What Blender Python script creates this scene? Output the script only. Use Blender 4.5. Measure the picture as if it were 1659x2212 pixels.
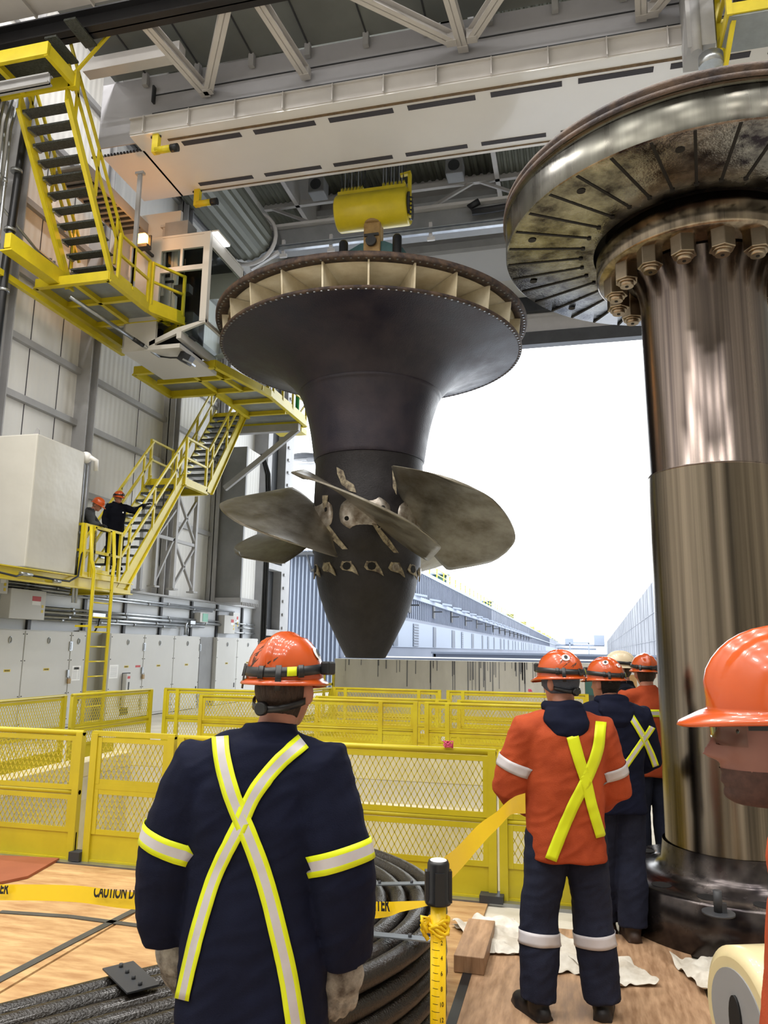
import bpy, bmesh, math, random
from math import sin, cos, pi, radians, atan2, sqrt, exp
from mathutils import Vector, Matrix, noise
from mathutils.bvhtree import BVHTree
random.seed(7)
C = bpy.context.scene.collection
sc = bpy.context.scene
for o in list(bpy.data.objects): bpy.data.objects.remove(o)

# ---------------------------------------------------------------- camera
YAW, PITCH, ROLL, FPX = .24534763, .17743972, .0153516, 1645.5
CAM = Vector((0, 0, 1.8))
fw = Vector((-sin(YAW)*cos(PITCH), cos(YAW)*cos(PITCH), sin(PITCH)))
rt = Vector((cos(YAW), sin(YAW), 0)); up = rt.cross(fw)
r2 = cos(ROLL)*rt + sin(ROLL)*up; u2 = -sin(ROLL)*rt + cos(ROLL)*up
cd = bpy.data.cameras.new('camera'); cam = bpy.data.objects.new('camera', cd); C.objects.link(cam)
m3 = Matrix((r2, u2, -fw)).transposed()
cam.matrix_world = Matrix.Translation(CAM) @ m3.to_4x4()
cd.sensor_fit = 'VERTICAL'; cd.sensor_height = 24.0; cd.sensor_width = 18.0
cd.lens = 24.0*FPX/2212.0
cd.clip_end = 2000; cd.clip_start = .05
sc.camera = cam
sc.view_settings.view_transform = 'Standard'; sc.view_settings.look = 'None'
sc.view_settings.gamma = 1; sc.view_settings.exposure = 0.12
sc.view_settings.use_curve_mapping = False

# ---------------------------------------------------------------- world: bright overcast sky
w = bpy.data.worlds.new('overcast'); sc.world = w; w.use_nodes = True
wn = w.node_tree.nodes; bg = wn['Background']
bg.inputs[0].default_value = (.93, .97, 1.0, 1); bg.inputs[1].default_value = 4.3

# ---------------------------------------------------------------- materials
MATS = {}
def mat(name, col=(.5,.5,.5), rough=.5, metal=0., nscale=0, namt=0., col2=None, bump=0., bscale=40., stretch=(1,1,1),
        emit=None, estr=0, trans=0., alpha=1., ior=1.45, coat=0., detail=4, wave=None, spec=.5, rvar=0., sheen=0.):
    m = bpy.data.materials.new(name); m.use_nodes = True; nt = m.node_tree; n = nt.nodes; L = nt.links
    b = n['Principled BSDF']
    b.inputs['Base Color'].default_value = (*col, 1); b.inputs['Roughness'].default_value = rough
    b.inputs['Metallic'].default_value = metal; b.inputs['IOR'].default_value = ior
    b.inputs['Transmission Weight'].default_value = trans; b.inputs['Coat Weight'].default_value = coat
    b.inputs['Specular IOR Level'].default_value = spec; b.inputs['Sheen Weight'].default_value = sheen
    if emit: b.inputs['Emission Color'].default_value = (*emit, 1); b.inputs['Emission Strength'].default_value = estr
    tc = n.new('ShaderNodeTexCoord'); mp = n.new('ShaderNodeMapping'); mp.inputs['Scale'].default_value = stretch
    L.new(tc.outputs['Object'], mp.inputs[0])
    if nscale:
        nz = n.new('ShaderNodeTexNoise'); nz.inputs['Scale'].default_value = nscale; nz.inputs['Detail'].default_value = detail
        nz.inputs['Roughness'].default_value = .62
        L.new(mp.outputs[0], nz.inputs[0])
        cr = n.new('ShaderNodeValToRGB'); c2 = col2 or tuple(c*(1-namt) for c in col)
        cr.color_ramp.elements[0].position = .36; cr.color_ramp.elements[1].position = .66
        cr.color_ramp.elements[0].color = (*c2, 1); cr.color_ramp.elements[1].color = (*col, 1)
        L.new(nz.outputs[0], cr.inputs[0]); L.new(cr.outputs[0], b.inputs['Base Color'])
        if rvar:
            mr = n.new('ShaderNodeMapRange'); mr.inputs[1].default_value = .3; mr.inputs[2].default_value = .7
            mr.inputs[3].default_value = rough-rvar; mr.inputs[4].default_value = rough+rvar
            L.new(nz.outputs[0], mr.inputs[0]); L.new(mr.outputs[0], b.inputs['Roughness'])
    if bump:
        if wave:
            t2 = n.new('ShaderNodeTexWave'); t2.bands_direction = wave; t2.inputs['Scale'].default_value = bscale
            h = t2.outputs['Fac']
        else:
            t2 = n.new('ShaderNodeTexNoise'); t2.inputs['Scale'].default_value = bscale; t2.inputs['Detail'].default_value = 3
            h = t2.outputs[0]
        L.new(mp.outputs[0], t2.inputs[0])
        bp = n.new('ShaderNodeBump'); bp.inputs['Strength'].default_value = bump; bp.inputs['Distance'].default_value = .02
        L.new(h, bp.inputs['Height']); L.new(bp.outputs[0], b.inputs['Normal'])
    MATS[name] = m
    return m
def srgb(r, g, b):
    f = lambda c: ((c/255+.055)/1.055)**2.4 if c > 10 else c/255/12.92
    return (f(r), f(g), f(b))
M = MATS
mat('yellow', srgb(220,200,36), .38, nscale=3, namt=.12, coat=.15)
mat('rail_yellow', srgb(202,186,36), .42, nscale=2.5, namt=.14, coat=.1)
mat('yellow_old', srgb(206,192,44), .45, nscale=2.2, col2=srgb(190,165,30))
mat('grey_paint', srgb(168,168,170), .5, nscale=1.5, namt=.15)
mat('steel_grey', srgb(140,141,143), .5, nscale=1.2, namt=.2)
mat('dark_steel', srgb(58,60,64), .5, nscale=2, namt=.3)
mat('black_beam', srgb(34,34,38), .55, nscale=2, namt=.3)
mat('panel_white', srgb(232,231,228), .6, nscale=.35, namt=.10, bump=.35, bscale=1.6, wave='Y', stretch=(1,1,.0001))
mat('wall_low', srgb(216,220,226), .6, nscale=.6, namt=.08)
mat('crane_cream', srgb(224,223,223), .2, nscale=.5, namt=.05, coat=.3)
mat('web_grey', srgb(172,172,178), .5, nscale=.8, namt=.12)
mat('crane_cream2', srgb(200,197,196), .5, nscale=.8, namt=.12)
mat('slot_dark', srgb(62,60,66), .8)
mat('rust_line', srgb(120,98,70), .8, nscale=9, namt=.4)
mat('roof_plate', srgb(118,122,120), .55, nscale=.5, namt=.25)
mat('roof_deck', srgb(150,152,146), .6, nscale=.6, namt=.2, bump=.8, bscale=1.4, wave='X', stretch=(1,.0001,1))
mat('corr_roof', srgb(104,106,96), .45, .2, nscale=.8, namt=.15)
mat('back_wall', srgb(150,148,140), .7, nscale=.6, namt=.2)
mat('turbine_dark', srgb(56,48,56), .45, nscale=1.6, col2=srgb(34,31,44), bump=.3, bscale=35, rvar=.1, detail=6)
mat('turbine_hub', srgb(40,36,40), .5, nscale=3.5, col2=srgb(25,22,26), bump=.3, bscale=25, detail=7)
mat('rust_rim', srgb(92,74,62), .7, nscale=7, col2=srgb(48,40,42), bump=.3, bscale=50)
mat('cell_cream', srgb(226,218,196), .62, nscale=1.5, col2=srgb(196,182,152), detail=7)
mat('blade_metal', srgb(168,164,154), .38, .75, nscale=1.6, col2=srgb(122,114,100), bump=.15, bscale=22, rvar=.1, detail=6)
mat('blade_bright', srgb(196,190,182), .35, .7, nscale=5, col2=srgb(130,118,105))
mat('stain_cream', srgb(190,178,150), .6, nscale=9, col2=srgb(90,78,68))
# brushed, oiled shaft steel
def brushed(name, c1, c2, rough):
    m = mat(name, c1, rough, 1., nscale=1.0, col2=c2, stretch=(16, 16, .12), rvar=.05, detail=5)
    b = m.node_tree.nodes['Principled BSDF']
    return m
brushed('shaft_metal', srgb(152,140,124), srgb(104,95,84), .22)
brushed('shaft_dark', srgb(138,126,118), srgb(84,76,74), .24)
mat('disc_wall', srgb(86,85,78), .28, 1., nscale=1.2, col2=srgb(66,64,58), stretch=(5,5,.3), rvar=.06)
mat('disc_face', srgb(168,168,164), .2, 1., nscale=4.5, col2=srgb(48,44,50), detail=8, rvar=.12, bump=.12, bscale=60)
mat('nut_steel', srgb(160,146,128), .3, 1., nscale=8, namt=.2)
mat('flange_oiled', srgb(92,86,84), .24, .9, nscale=4, col2=srgb(48,44,46), rvar=.08)
mat('slot_black', srgb(16,15,17), .7)
mat('tan_metal', srgb(176,146,96), .5, nscale=4, col2=srgb(140,112,72))
mat('teal', srgb(70,110,115), .5, nscale=4, namt=.3)
mat('galv', srgb(176,180,184), .3, .8, nscale=3, namt=.25)
mat('tread', srgb(92,96,92), .6, .3, nscale=30, namt=.5, bump=.7, bscale=14, wave='X')
mat('deck_under', srgb(150,156,158), .5, .2, nscale=2, namt=.25)
mat('cabinet', srgb(204,204,202), .5, nscale=.8, namt=.05)
mat('cabinet_side', srgb(150,148,134), .5)
mat('box_grey', srgb(202,200,192), .3, nscale=.6, namt=.08, bump=1., bscale=1.6)
mat('white_label', srgb(235,235,235), .5)
mat('yellow_label', srgb(225,200,60), .5)
mat('red_label', srgb(190,60,60), .5)
mat('green_label', srgb(130,190,170), .5)
mat('cab_white', srgb(205,202,196), .4)
mat('cab_dark', srgb(40,42,46), .6)
mat('glass', (.85,.93,.92), .03, trans=1., ior=1.12, spec=.6)
mat('lamp_white', (.95,.97,1), .5, emit=(.95,.97,1), estr=2.5)
mat('beacon', (1,.5,.1), .3, emit=(1,.42,.06), estr=14)
mat('concrete', srgb(226,225,221), .85, nscale=1.2, col2=srgb(204,203,198), stretch=(1,1,.25), bump=.2, bscale=8, detail=7)
mat('concrete_out', srgb(136,138,143), .9, nscale=.35, col2=srgb(104,107,114), stretch=(1,1,.5), detail=8)
mat('cream_pit', srgb(225,218,190), .7, nscale=1.3, col2=srgb(200,190,158), detail=7)
mat('floor_concrete', srgb(215,210,196), .6, nscale=1.1, col2=srgb(190,184,168), detail=6)
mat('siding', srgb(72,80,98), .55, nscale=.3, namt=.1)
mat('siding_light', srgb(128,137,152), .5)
mat('siding_pan', srgb(106,113,128), .5, nscale=.2, namt=.15)
mat('roof_grey', srgb(120,126,134), .7)
mat('window_dark', srgb(70,78,92), .3)
mat('ply_light', srgb(196,162,114), .6, nscale=2.6, col2=srgb(158,118,76), stretch=(1.2,5,1), detail=12, bump=.08, bscale=30)
mat('ply_brown', srgb(182,148,116), .55, nscale=3.0, col2=srgb(140,108,80), stretch=(9,1.5,1), detail=12, rvar=.1)
mat('wood', srgb(176,140,92), .7, nscale=3, namt=.35, stretch=(1,1,.2))
mat('tape_strip', srgb(78,78,76), .45, nscale=5, namt=.3)
mat('red_mat', srgb(148,84,58), .6, nscale=4, namt=.12)
mat('coil_black', srgb(26,24,22), .32, nscale=5, col2=srgb(34,29,24), bump=.35, bscale=110, coat=.1)
mat('clamp', srgb(150,158,166), .35, .8)
mat('black_plastic', srgb(28,29,32), .38)
mat('tape_yellow', srgb(246,206,26), .3, nscale=3, namt=.06)
mat('ink', srgb(18,16,16), .6)
mat('rag', srgb(222,218,208), .9, nscale=5, col2=srgb(186,178,164), bump=.3, bscale=20)
mat('green_post', srgb(52,88,84), .5)
mat('navy', srgb(20,24,44), .85, nscale=6, namt=.25, bump=.12, bscale=260, spec=.15)
mat('navy2', srgb(26,29,44), .85, nscale=6, namt=.3, bump=.12, bscale=260, spec=.15)
mat('jeans', srgb(38,42,60), .85, nscale=5, col2=srgb(26,29,44), bump=.15, bscale=200, spec=.2)
mat('black_cloth', srgb(12,14,24), .85, nscale=5, namt=.3, spec=.15)
mat('grey_cloth', srgb(58,60,62), .85, nscale=5, namt=.25)
mat('orange_cloth', srgb(172,76,44), .85, nscale=5, col2=srgb(148,62,36), bump=.15, bscale=180, spec=.15)
mat('helmet_orange', srgb(192,78,20), .24, nscale=6, namt=.1, coat=.35)
mat('helmet_white', srgb(225,210,180), .25, coat=.4)
mat('dirt', srgb(60,34,20), .6)
mat('hivis', srgb(214,226,20), .5)
mat('silver_tape', srgb(196,192,196), .35, nscale=6, namt=.12)
mat('skin', srgb(180,124,104), .5, nscale=7, namt=.12)
mat('skin_dark', srgb(128,84,74), .5, nscale=9, namt=.15)
mat('stubble', srgb(74,50,44), .8, nscale=60, namt=.4)
mat('hair_brown', srgb(64,46,36), .7, nscale=40, namt=.5, stretch=(1,1,.2), bump=.6, bscale=160)
mat('hair_black', srgb(20,18,20), .7, nscale=40, namt=.4, bump=.5, bscale=160)
mat('hair_grey', srgb(150,130,115), .8, nscale=40, namt=.2)
mat('beanie', srgb(78,84,98), .9, nscale=20, namt=.15, bump=.3, bscale=200)
mat('glove', srgb(172,168,160), .9, nscale=14, col2=srgb(80,72,66), bump=.3, bscale=120)
mat('glove_black', srgb(22,22,26), .8)
mat('boot', srgb(30,28,30), .5, nscale=8, namt=.3)
mat('boot_brown', srgb(58,42,34), .55, nscale=8, namt=.3)
mat('eye_white', srgb(165,150,145), .2)
mat('eye_iris', srgb(50,40,35), .15)
mat('roller_cream', srgb(206,192,150), .35, nscale=4, namt=.1, coat=.3)
mat('pink', srgb(220,90,130), .6)
mat('tube_green', srgb(30,150,80), .5)
mat('snow', srgb(225,228,235), .8)

# ---------------------------------------------------------------- object helpers
def thing(name, label, cat, loc=(0,0,0), rotz=0, group=None):
    o = bpy.data.objects.new(name, None); C.objects.link(o); o.empty_display_size = .1
    o.location = loc; o.rotation_euler = (0,0,rotz); o['label'] = label; o['category'] = cat
    if group: o['group'] = group
    return o
def tag(o, label, cat, group=None, kind=None):
    o['label'] = label; o['category'] = cat
    if group: o['group'] = group
    if kind: o['kind'] = kind
    return o
def struct(o): o['kind'] = 'structure'; return o
def basis(o): return Matrix.Translation(o.location) @ o.rotation_euler.to_matrix().to_4x4()

class MB:
    def __init__(s): s.bm = bmesh.new()
    def faces(s, vs, fs, mi=0, mtx=None):
        V = [s.bm.verts.new((mtx @ Vector(v)) if mtx else Vector(v)) for v in vs]
        for f in fs:
            try: fc = s.bm.faces.new([V[i] for i in f]); fc.material_index = mi
            except ValueError: pass
        return V
    def box(s, c, d, rz=0, mi=0, mtx=None):
        x, y, z = d[0]/2, d[1]/2, d[2]/2
        R = Matrix.Translation(c) @ Matrix.Rotation(rz, 4, 'Z')
        if mtx: R = Matrix.Translation(c) @ mtx
        vs = [(a*x, b*y, e*z) for a in (-1,1) for b in (-1,1) for e in (-1,1)]
        s.faces(vs, [(0,1,3,2),(4,6,7,5),(0,4,5,1),(2,3,7,6),(0,2,6,4),(1,5,7,3)], mi, R); return s
    def bx(s, x0, x1, y0, y1, z0, z1, mi=0):
        return s.box(((x0+x1)/2,(y0+y1)/2,(z0+z1)/2), (abs(x1-x0),abs(y1-y0),abs(z1-z0)), mi=mi)
    def frame(s, d, upv=(0,0,1)):
        d = Vector(d).normalized(); u = Vector(upv)
        if abs(d.dot(u)) > .98: u = Vector((0,1,0))
        a = d.cross(u).normalized(); b = a.cross(d).normalized(); return a, b
    def bar(s, p0, p1, w=.05, h=.05, mi=0, upv=(0,0,1)):
        p0, p1 = Vector(p0), Vector(p1); a, b = s.frame(p1-p0, upv); a = a*w/2; b = b*h/2
        vs = [p+i*a+j*b for p in (p0,p1) for i,j in ((-1,-1),(1,-1),(1,1),(-1,1))]
        s.faces(vs, [(3,2,1,0),(4,5,6,7),(0,1,5,4),(1,2,6,5),(2,3,7,6),(3,0,4,7)], mi); return s
    def ibeam(s, p0, p1, w=.2, h=.4, t=.02, mi=0):
        p0, p1 = Vector(p0), Vector(p1); a, b = s.frame(p1-p0)
        s.bar(p0, p1, t, h, mi); off = b*(h/2-t/2)
        s.bar(p0+off, p1+off, w, t, mi); s.bar(p0-off, p1-off, w, t, mi); return s
    def tube(s, pts, r=.02, n=10, mi=0, closed=False, caps=True):
        pts = [Vector(p) for p in pts]; rings = []; N = len(pts); u = None
        for i, p in enumerate(pts):
            if closed: d = (pts[(i+1)%N]-pts[i-1]).normalized()
            else: d = (pts[min(i+1,N-1)]-pts[max(i-1,0)]).normalized()
            if u is None: a, b = s.frame(d)
            else:
                b = (u - d*u.dot(d)); b = b.normalized() if b.length > 1e-6 else s.frame(d)[1]; a = d.cross(b)
            u = b
            rr = r[i] if isinstance(r, (list,tuple)) else r
            rx, ry = rr if isinstance(rr, tuple) else (rr, rr)
            rings.append([s.bm.verts.new(p + a*rx*cos(2*pi*k/n) + b*ry*sin(2*pi*k/n)) for k in range(n)])
        for i in range(N if closed else N-1):
            A, B = rings[i], rings[(i+1)%N]
            for k in range(n):
                f = s.bm.faces.new((A[k], A[(k+1)%n], B[(k+1)%n], B[k])); f.material_index = mi; f.smooth = True
        if caps and not closed:
            f = s.bm.faces.new(rings[0][::-1]); f.material_index = mi; f = s.bm.faces.new(rings[-1]); f.material_index = mi
        return s
    def lathe(s, prof, c=(0,0,0), n=64, mi=0, smooth=True, close=False):
        c = Vector(c); rings = []
        for r, z in prof:
            if r < 1e-5: rings.append([s.bm.verts.new(c+Vector((0,0,z)))])
            else: rings.append([s.bm.verts.new(c+Vector((r*cos(2*pi*k/n), r*sin(2*pi*k/n), z))) for k in range(n)])
        idx = list(range(len(rings)-1)) + ([-1] if close else [])
        for i in idx:
            A, B = rings[i], rings[i+1]
            for k in range(n):
                k2 = (k+1)%n
                if len(A)==1 and len(B)==1: continue
                vs = (A[0],B[k2],B[k]) if len(A)==1 else (A[k],A[k2],B[0]) if len(B)==1 else (A[k],A[k2],B[k2],B[k])
                f = s.bm.faces.new(vs); f.material_index = mi; f.smooth = smooth
        return s
    def prism(s, pts, vec, mi=0):
        n = len(pts); v = Vector(vec); P = [Vector(p) for p in pts]
        s.faces(P+[p+v for p in P], [tuple(range(n))[::-1], tuple(range(n,2*n))]+[(i,(i+1)%n,(i+1)%n+n,i+n) for i in range(n)], mi)
        return s
    def sphere(s, c, r, n=16, m=10, mi=0, mtx=None):
        rx, ry, rz = r if isinstance(r, tuple) else (r,r,r); vs=[]; fs=[]
        for i in range(m+1):
            t = pi*i/m
            for k in range(n): vs.append((rx*sin(t)*cos(2*pi*k/n), ry*sin(t)*sin(2*pi*k/n), rz*cos(t)))
        for i in range(m):
            for k in range(n): fs.append((i*n+k, (i+1)*n+k, (i+1)*n+(k+1)%n, i*n+(k+1)%n))
        R = Matrix.Translation(c) @ (mtx.to_4x4() if mtx else Matrix.Identity(4))
        i0 = len(s.bm.faces); s.faces(vs, fs, mi, R); s.bm.faces.ensure_lookup_table()
        for f in s.bm.faces[i0:]: f.smooth = True
        return s
    def grid(s, P, mi=0, smooth=True, mfun=None, closeu=False):
        R = [[s.bm.verts.new(Vector(p)) for p in row] for row in P]
        for i in range(len(R)-1):
            nn = len(R[i]); rng = nn if closeu else nn-1
            for k in range(rng):
                f = s.bm.faces.new((R[i][k], R[i][(k+1)%nn], R[i+1][(k+1)%nn], R[i+1][k]))
                f.material_index = mfun(i,k) if mfun else mi; f.smooth = smooth
        return s
    def mesh(s, name, mats, clean=True):
        if clean:
            bmesh.ops.remove_doubles(s.bm, verts=s.bm.verts, dist=1e-5)
            bmesh.ops.recalc_face_normals(s.bm, faces=s.bm.faces)
        me = bpy.data.meshes.new(name); s.bm.to_mesh(me); s.bm.free()
        for m in (mats if isinstance(mats,(list,tuple)) else [mats]): me.materials.append(M[m] if isinstance(m,str) else m)
        return me
    def build(s, name, mats, parent=None, bevel=0, world=True, clean=True, solid=0, sub=0):
        o = bpy.data.objects.new(name, s.mesh(name, mats, clean)); C.objects.link(o)
        if parent:
            o.parent = parent
            if world and parent.type == 'EMPTY': o.matrix_parent_inverse = basis(parent).inverted()
        if solid:
            md = o.modifiers.new('t','SOLIDIFY'); md.thickness = solid; md.offset = 0
        if sub:
            md = o.modifiers.new('s','SUBSURF'); md.levels = sub; md.render_levels = sub
        if bevel:
            md = o.modifiers.new('b','BEVEL'); md.width = bevel; md.segments = 2; md.limit_method = 'ANGLE'; md.angle_limit = radians(40)
        return o
def copy_tree(o, parent=None):
    c = o.copy(); C.objects.link(c); c.parent = parent
    if parent and o.parent: c.matrix_parent_inverse = o.matrix_parent_inverse.copy()
    for ch in list(o.children): copy_tree(ch, c)
    return c
def ray_px(px, py):
    d = r2*((px-829.5)/FPX) + u2*(-(py-1106)/FPX) + fw
    return d
def at(px, py, **k):                       # the point of plane X=, Y= or Z= seen at a pixel of the photograph
    (a, v), = k.items(); i = 'XYZ'.index(a); d = ray_px(px, py)
    return CAM + d*((v-CAM[i])/d[i])
def text_mesh(body, size, mat_, name, sx=1., bold=.0, extrude=.0005):
    cu = bpy.data.curves.new(name, 'FONT'); cu.body = body; cu.size = size; cu.align_x = 'CENTER'; cu.align_y = 'CENTER'
    cu.extrude = extrude; cu.offset = bold
    o = bpy.data.objects.new(name, cu); C.objects.link(o)
    dg = bpy.context.evaluated_depsgraph_get(); me = bpy.data.meshes.new_from_object(o.evaluated_get(dg))
    bpy.data.objects.remove(o)
    for v in me.vertices: v.co.x *= sx
    me.materials.clear(); me.materials.append(M[mat_]); return me
def place_mesh(me, name, mtx, parent=None):
    me.transform(mtx); o = bpy.data.objects.new(name, me); C.objects.link(o)
    if parent:
        o.parent = parent
        if parent.type == 'EMPTY': o.matrix_parent_inverse = basis(parent).inverted()
    return o
# ================================================================ THE SETTING
# lamps of the hall: rows of high-bay fixtures under the roof
lamp_src = None
def hall_lamp(x, y, z, e, col, label):
    t = thing('high_bay_lamp', label, 'lamp', (x,y,z), 0, 'high bay lamps under the hall roof')
    MB().lathe([(.10,.30),(.16,.28),(.2,.2),(.45,.02),(.47,0)], n=24).build('housing','galv',t,world=False,solid=.01)
    MB().lathe([(0,.03),(.43,.03)], n=24).build('lens','lamp_white',t,world=False)
    l = bpy.data.lights.new('lamp_light','AREA'); l.shape='DISK'; l.size=.7; l.energy=e; l.color=col
    o = bpy.data.objects.new('lamp_light', l); C.objects.link(o); o.parent=t; o.location=(0,0,-.05)
    return t
for x in (-8.5,-4.5,-.5,3.5,7):
    for y in (-8,-3,2,6.5,9.6):
        hall_lamp(x,y,17.8,250 if x>-8 else 470,(1,.965,.92),'high bay lamp hanging from the hall roof')  # row near the left wall set there, with extra power, to brighten it

fl = MB()
fl.bx(-12,9,-12,5.9,-.3,0); fl.bx(-12,-6.6,5.9,28,-.3,0); fl.bx(.45,9,5.9,28,-.3,0); fl.bx(-6.6,.45,10.75,28,-.3,0)
struct(fl.build('floor','floor_concrete'))
pit = MB(); pit.bx(-6.6,.45,10.6,10.75,-4,-.3); pit.bx(-6.6,.45,5.75,5.9,-4,-.3); pit.bx(-6.75,-6.6,5.9,10.75,-4,-.3); pit.bx(.45,.6,5.9,10.75,-4,-.3)
pit.bx(-6.6,.45,5.9,10.75,-4.1,-4)
struct(pit.build('wall_pit','cream_pit'))
curb = MB(); curb.bx(-6.9,.6,10.75,11.0,0,.33); curb.bx(-6.9,-6.6,6.2,11.0,0,.2)
struct(curb.build('trim_1','cream_pit',bevel=.01))
# plate covers of the hatch: a sloping brown plate seen in the pit
w_ = MB(); w_.bx(-11.6,-11.3,-12,28,3.15,21); struct(w_.build('wall_left','panel_white'))
w_ = MB(); w_.bx(-11.6,-11.1,-12,28,0,3.15); struct(w_.build('wall_left_base','wall_low'))
w_ = MB(); w_.bx(-11.6,-10.96,6,26,3.12,3.17); struct(w_.build('trim_2','grey_paint'))
k = 3
for y in (12.2,15.1,19.05,22.2,):
    m_ = MB(); m_.ibeam((-11.12,y,3.17),(-11.12,y,20),.36 if y<22 else .3,.32,.03)
    struct(m_.build('trim_%d'%k,'grey_paint')); k+=1
for z in (5.3,6.9,8.15,9.6,11.2,13.,15.):
    m_ = MB(); m_.bar((-11.24,6,z),(-11.24,26,z),.12,.14); struct(m_.build('trim_%d'%k,'grey_paint')); k+=1
# panel seams of the left wall
for y in (13.3,14.3,17.6,):
    m_ = MB(); m_.bx(-11.31,-11.295,y-.012,y+.012,3.2,13); struct(m_.build('trim_%d'%k,'slot_dark')); k+=1
w_ = MB(); w_.bx(9,9.3,-12,28,0,21); struct(w_.build('wall_right','back_wall'))
w_ = MB(); w_.bx(-11.6,9.3,-12.3,-12,0,21); struct(w_.build('wall_back','back_wall'))
# pale and dark panels added on the unseen back wall for the steel to mirror
for i,(x0,x1) in enumerate(((-9,-6.5),(-4.5,-2),(0,2.5),(4.5,7))):
    m_ = MB(); m_.bx(x0,x1,-12.05,-11.9,1,9.5); struct(m_.build('door_%d'%(i+2),'cab_dark' if i%2 else 'panel_white'))
c_ = MB(); c_.bx(-11.6,9.3,-12.3,28.3,20.6,20.9)
for i in range(70):
    x = -11.5+i*.3; c_.prism([(x,-12,20.6),(x+.06,-12,20.53),(x+.18,-12,20.53),(x+.24,-12,20.6)],(0,40,0))
struct(c_.build('ceiling','corr_roof'))
for x0,x1 in ((-11.3,-9.9),(-2.2,9.0)):
    c_=MB(); c_.bx(x0,x1,15.5,27.3,18.62,18.8); x=x0
    while x<x1-.2: c_.prism([(x,15.5,18.62),(x+.05,15.5,18.56),(x+.12,15.5,18.56),(x+.17,15.5,18.62)],(0,11.8,0)); x+=.2
    struct(c_.build('ceiling_low','corr_roof'))
for i_,x in enumerate((-9.85,-2.25)):
    c_=MB(); c_.bx(x-.08,x+.08,15.5,27.3,18.4,20.6); struct(c_.build('trim_%d'%(200+i_),'crane_cream2'))
# header above the big door, built of deep horizontal girts and panels
H = MB(); H.bx(-11.6,9.3,27.7,28.1,13.6,20.6); struct(H.build('wall_header','crane_cream2'))
for z0,z1,y,mt in ((13.05,13.55,27.35,'dark_steel'),(14.42,15.0,27.45,'dark_steel'),(15.05,15.8,27.55,'panel_white'),(15.8,17.2,27.6,'snow'),
                   (17.2,17.5,27.3,'grey_paint'),(17.95,18.25,27.1,'galv'),(18.25,19.1,27.3,'steel_grey'),(19.1,19.35,26.9,'grey_paint')):
    m_ = MB(); m_.bx(-11.3,9,y,27.75,z0,z1); struct(m_.build('trim_%d'%k,mt)); k+=1
for i in range(5):
    m_ = MB(); m_.bx(-5.2+i*1.15,-4.35+i*1.15,27.5,27.62,17.3,17.36); struct(m_.build('trim_%d'%k,'slot_dark')); k+=1
# door jambs
w_ = MB(); w_.bx(5.5,9.3,27.7,28.2,0,13.6); struct(w_.build('wall_front_right','panel_white'))
j = MB(); j.bx(-11.3,-10.75,25.3,25.7,0,13.4,0); j.bx(-11.3,-11.05,25.7,27.0,0,13.4,1); j.bx(-11.3,-10.72,27.0,27.5,0,13.4,0)
j.bx(-10.95,-10.78,27.5,28.0,0,13.4,0); j.bx(-11.6,-10.95,27.6,28.2,0,13.4,2)
for z in range(1,26): j.box((-10.69,27.25,z*.5),(.05,.16,.1),mi=0)
for z in (2.2,4.6,7.2): j.bx(-11.1,-10.72,25.6,27.0,z,z+.22,0)
struct(j.build('door_1',['grey_paint','dark_steel','panel_white']))

# outside ground
g = MB(); g.bx(-60,60,28.1,900,-.4,-.05); tag(g.build('yard_ground','snow'),'pale ground of the yard beyond the open hall door','ground',kind='structure')

# pier on the left wall
p = thing('duct_pier','tall square grey steel pier against the white wall beside the open door','pier',(-10.7,22.5,3.17))
MB().bx(-11.08,-10.2,22.25,23.35,3.25,8.2).build('casing','panel_white',p)
m_=MB(); m_.bx(-11.08,-10.17,22.2,22.3,3.25,8.2); m_.build('front_panel','steel_grey',p)
m_=MB(); m_.bx(-11.08,-10.1,22.1,23.5,3.15,3.3)
for i in range(10): m_.box((-10.08,22.2+i*.13,3.12),(.04,.05,.1))
m_.build('base_plate','grey_paint',p)

# ================================================================ OUTSIDE
b = thing('powerhouse_building','long blue grey metal clad powerhouse receding into the distance on the left','building',(-9.5,47,0))
CX = -10.2
# corrugated end wall, real ribs
e = MB(); n=19
for i in range(n):
    x = CX-3.6+i*3.6/n; d=3.6/n
    e.prism([(x,33.0,-.1),(x+d*.25,32.9,-.1),(x+d*.55,32.9,-.1),(x+d*.8,33.0,-.1)],(0,0,6.3))
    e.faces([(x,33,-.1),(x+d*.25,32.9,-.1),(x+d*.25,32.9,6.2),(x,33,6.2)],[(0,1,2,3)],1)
e.bx(CX-3.6,CX,33.0,33.2,-.1,6.2,1)
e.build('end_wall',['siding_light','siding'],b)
f = MB(); f.bx(CX-.3,CX,33.2,36,0,6.2); f.bx(-10,-9.5,36,760,0,6.6)
L0=36
y=36.0
while y<300:
    f.bx(-9.5,-9.44,y,y+.12,3.6,6.5); y += .6 if y<90 else 2.
f.build('side_wall','siding_pan',b)
m_=MB(); m_.bx(-9.6,-9.3,36,760,4.75,5.0); m_.build('ledge','siding_light',b)
m_=MB(); m_.bx(-9.7,-9.4,36,760,6.55,6.8); m_.build('roof_edge','siding_light',b)
m_=MB(); m_.bx(-9.52,-9.42,36,600,1.9,3.4)
m_.build('window_band','siding_light',b)
yy=40.; i=0
while yy<260:
    L = 1.6 if i%2 else 1.1
    m_=MB(); m_.bx(-9.47,-9.38,yy,yy+L,1.95,3.3)
    if i%3==1:
        for q in range(8): m_.bx(-9.40,-9.34,yy,yy+L,2.0+q*.16,2.05+q*.16,1)
    m_.build('window',['window_dark','siding_light'],b); yy += 5.2+(i%3)*1.5; i+=1
yy=44.
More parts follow.
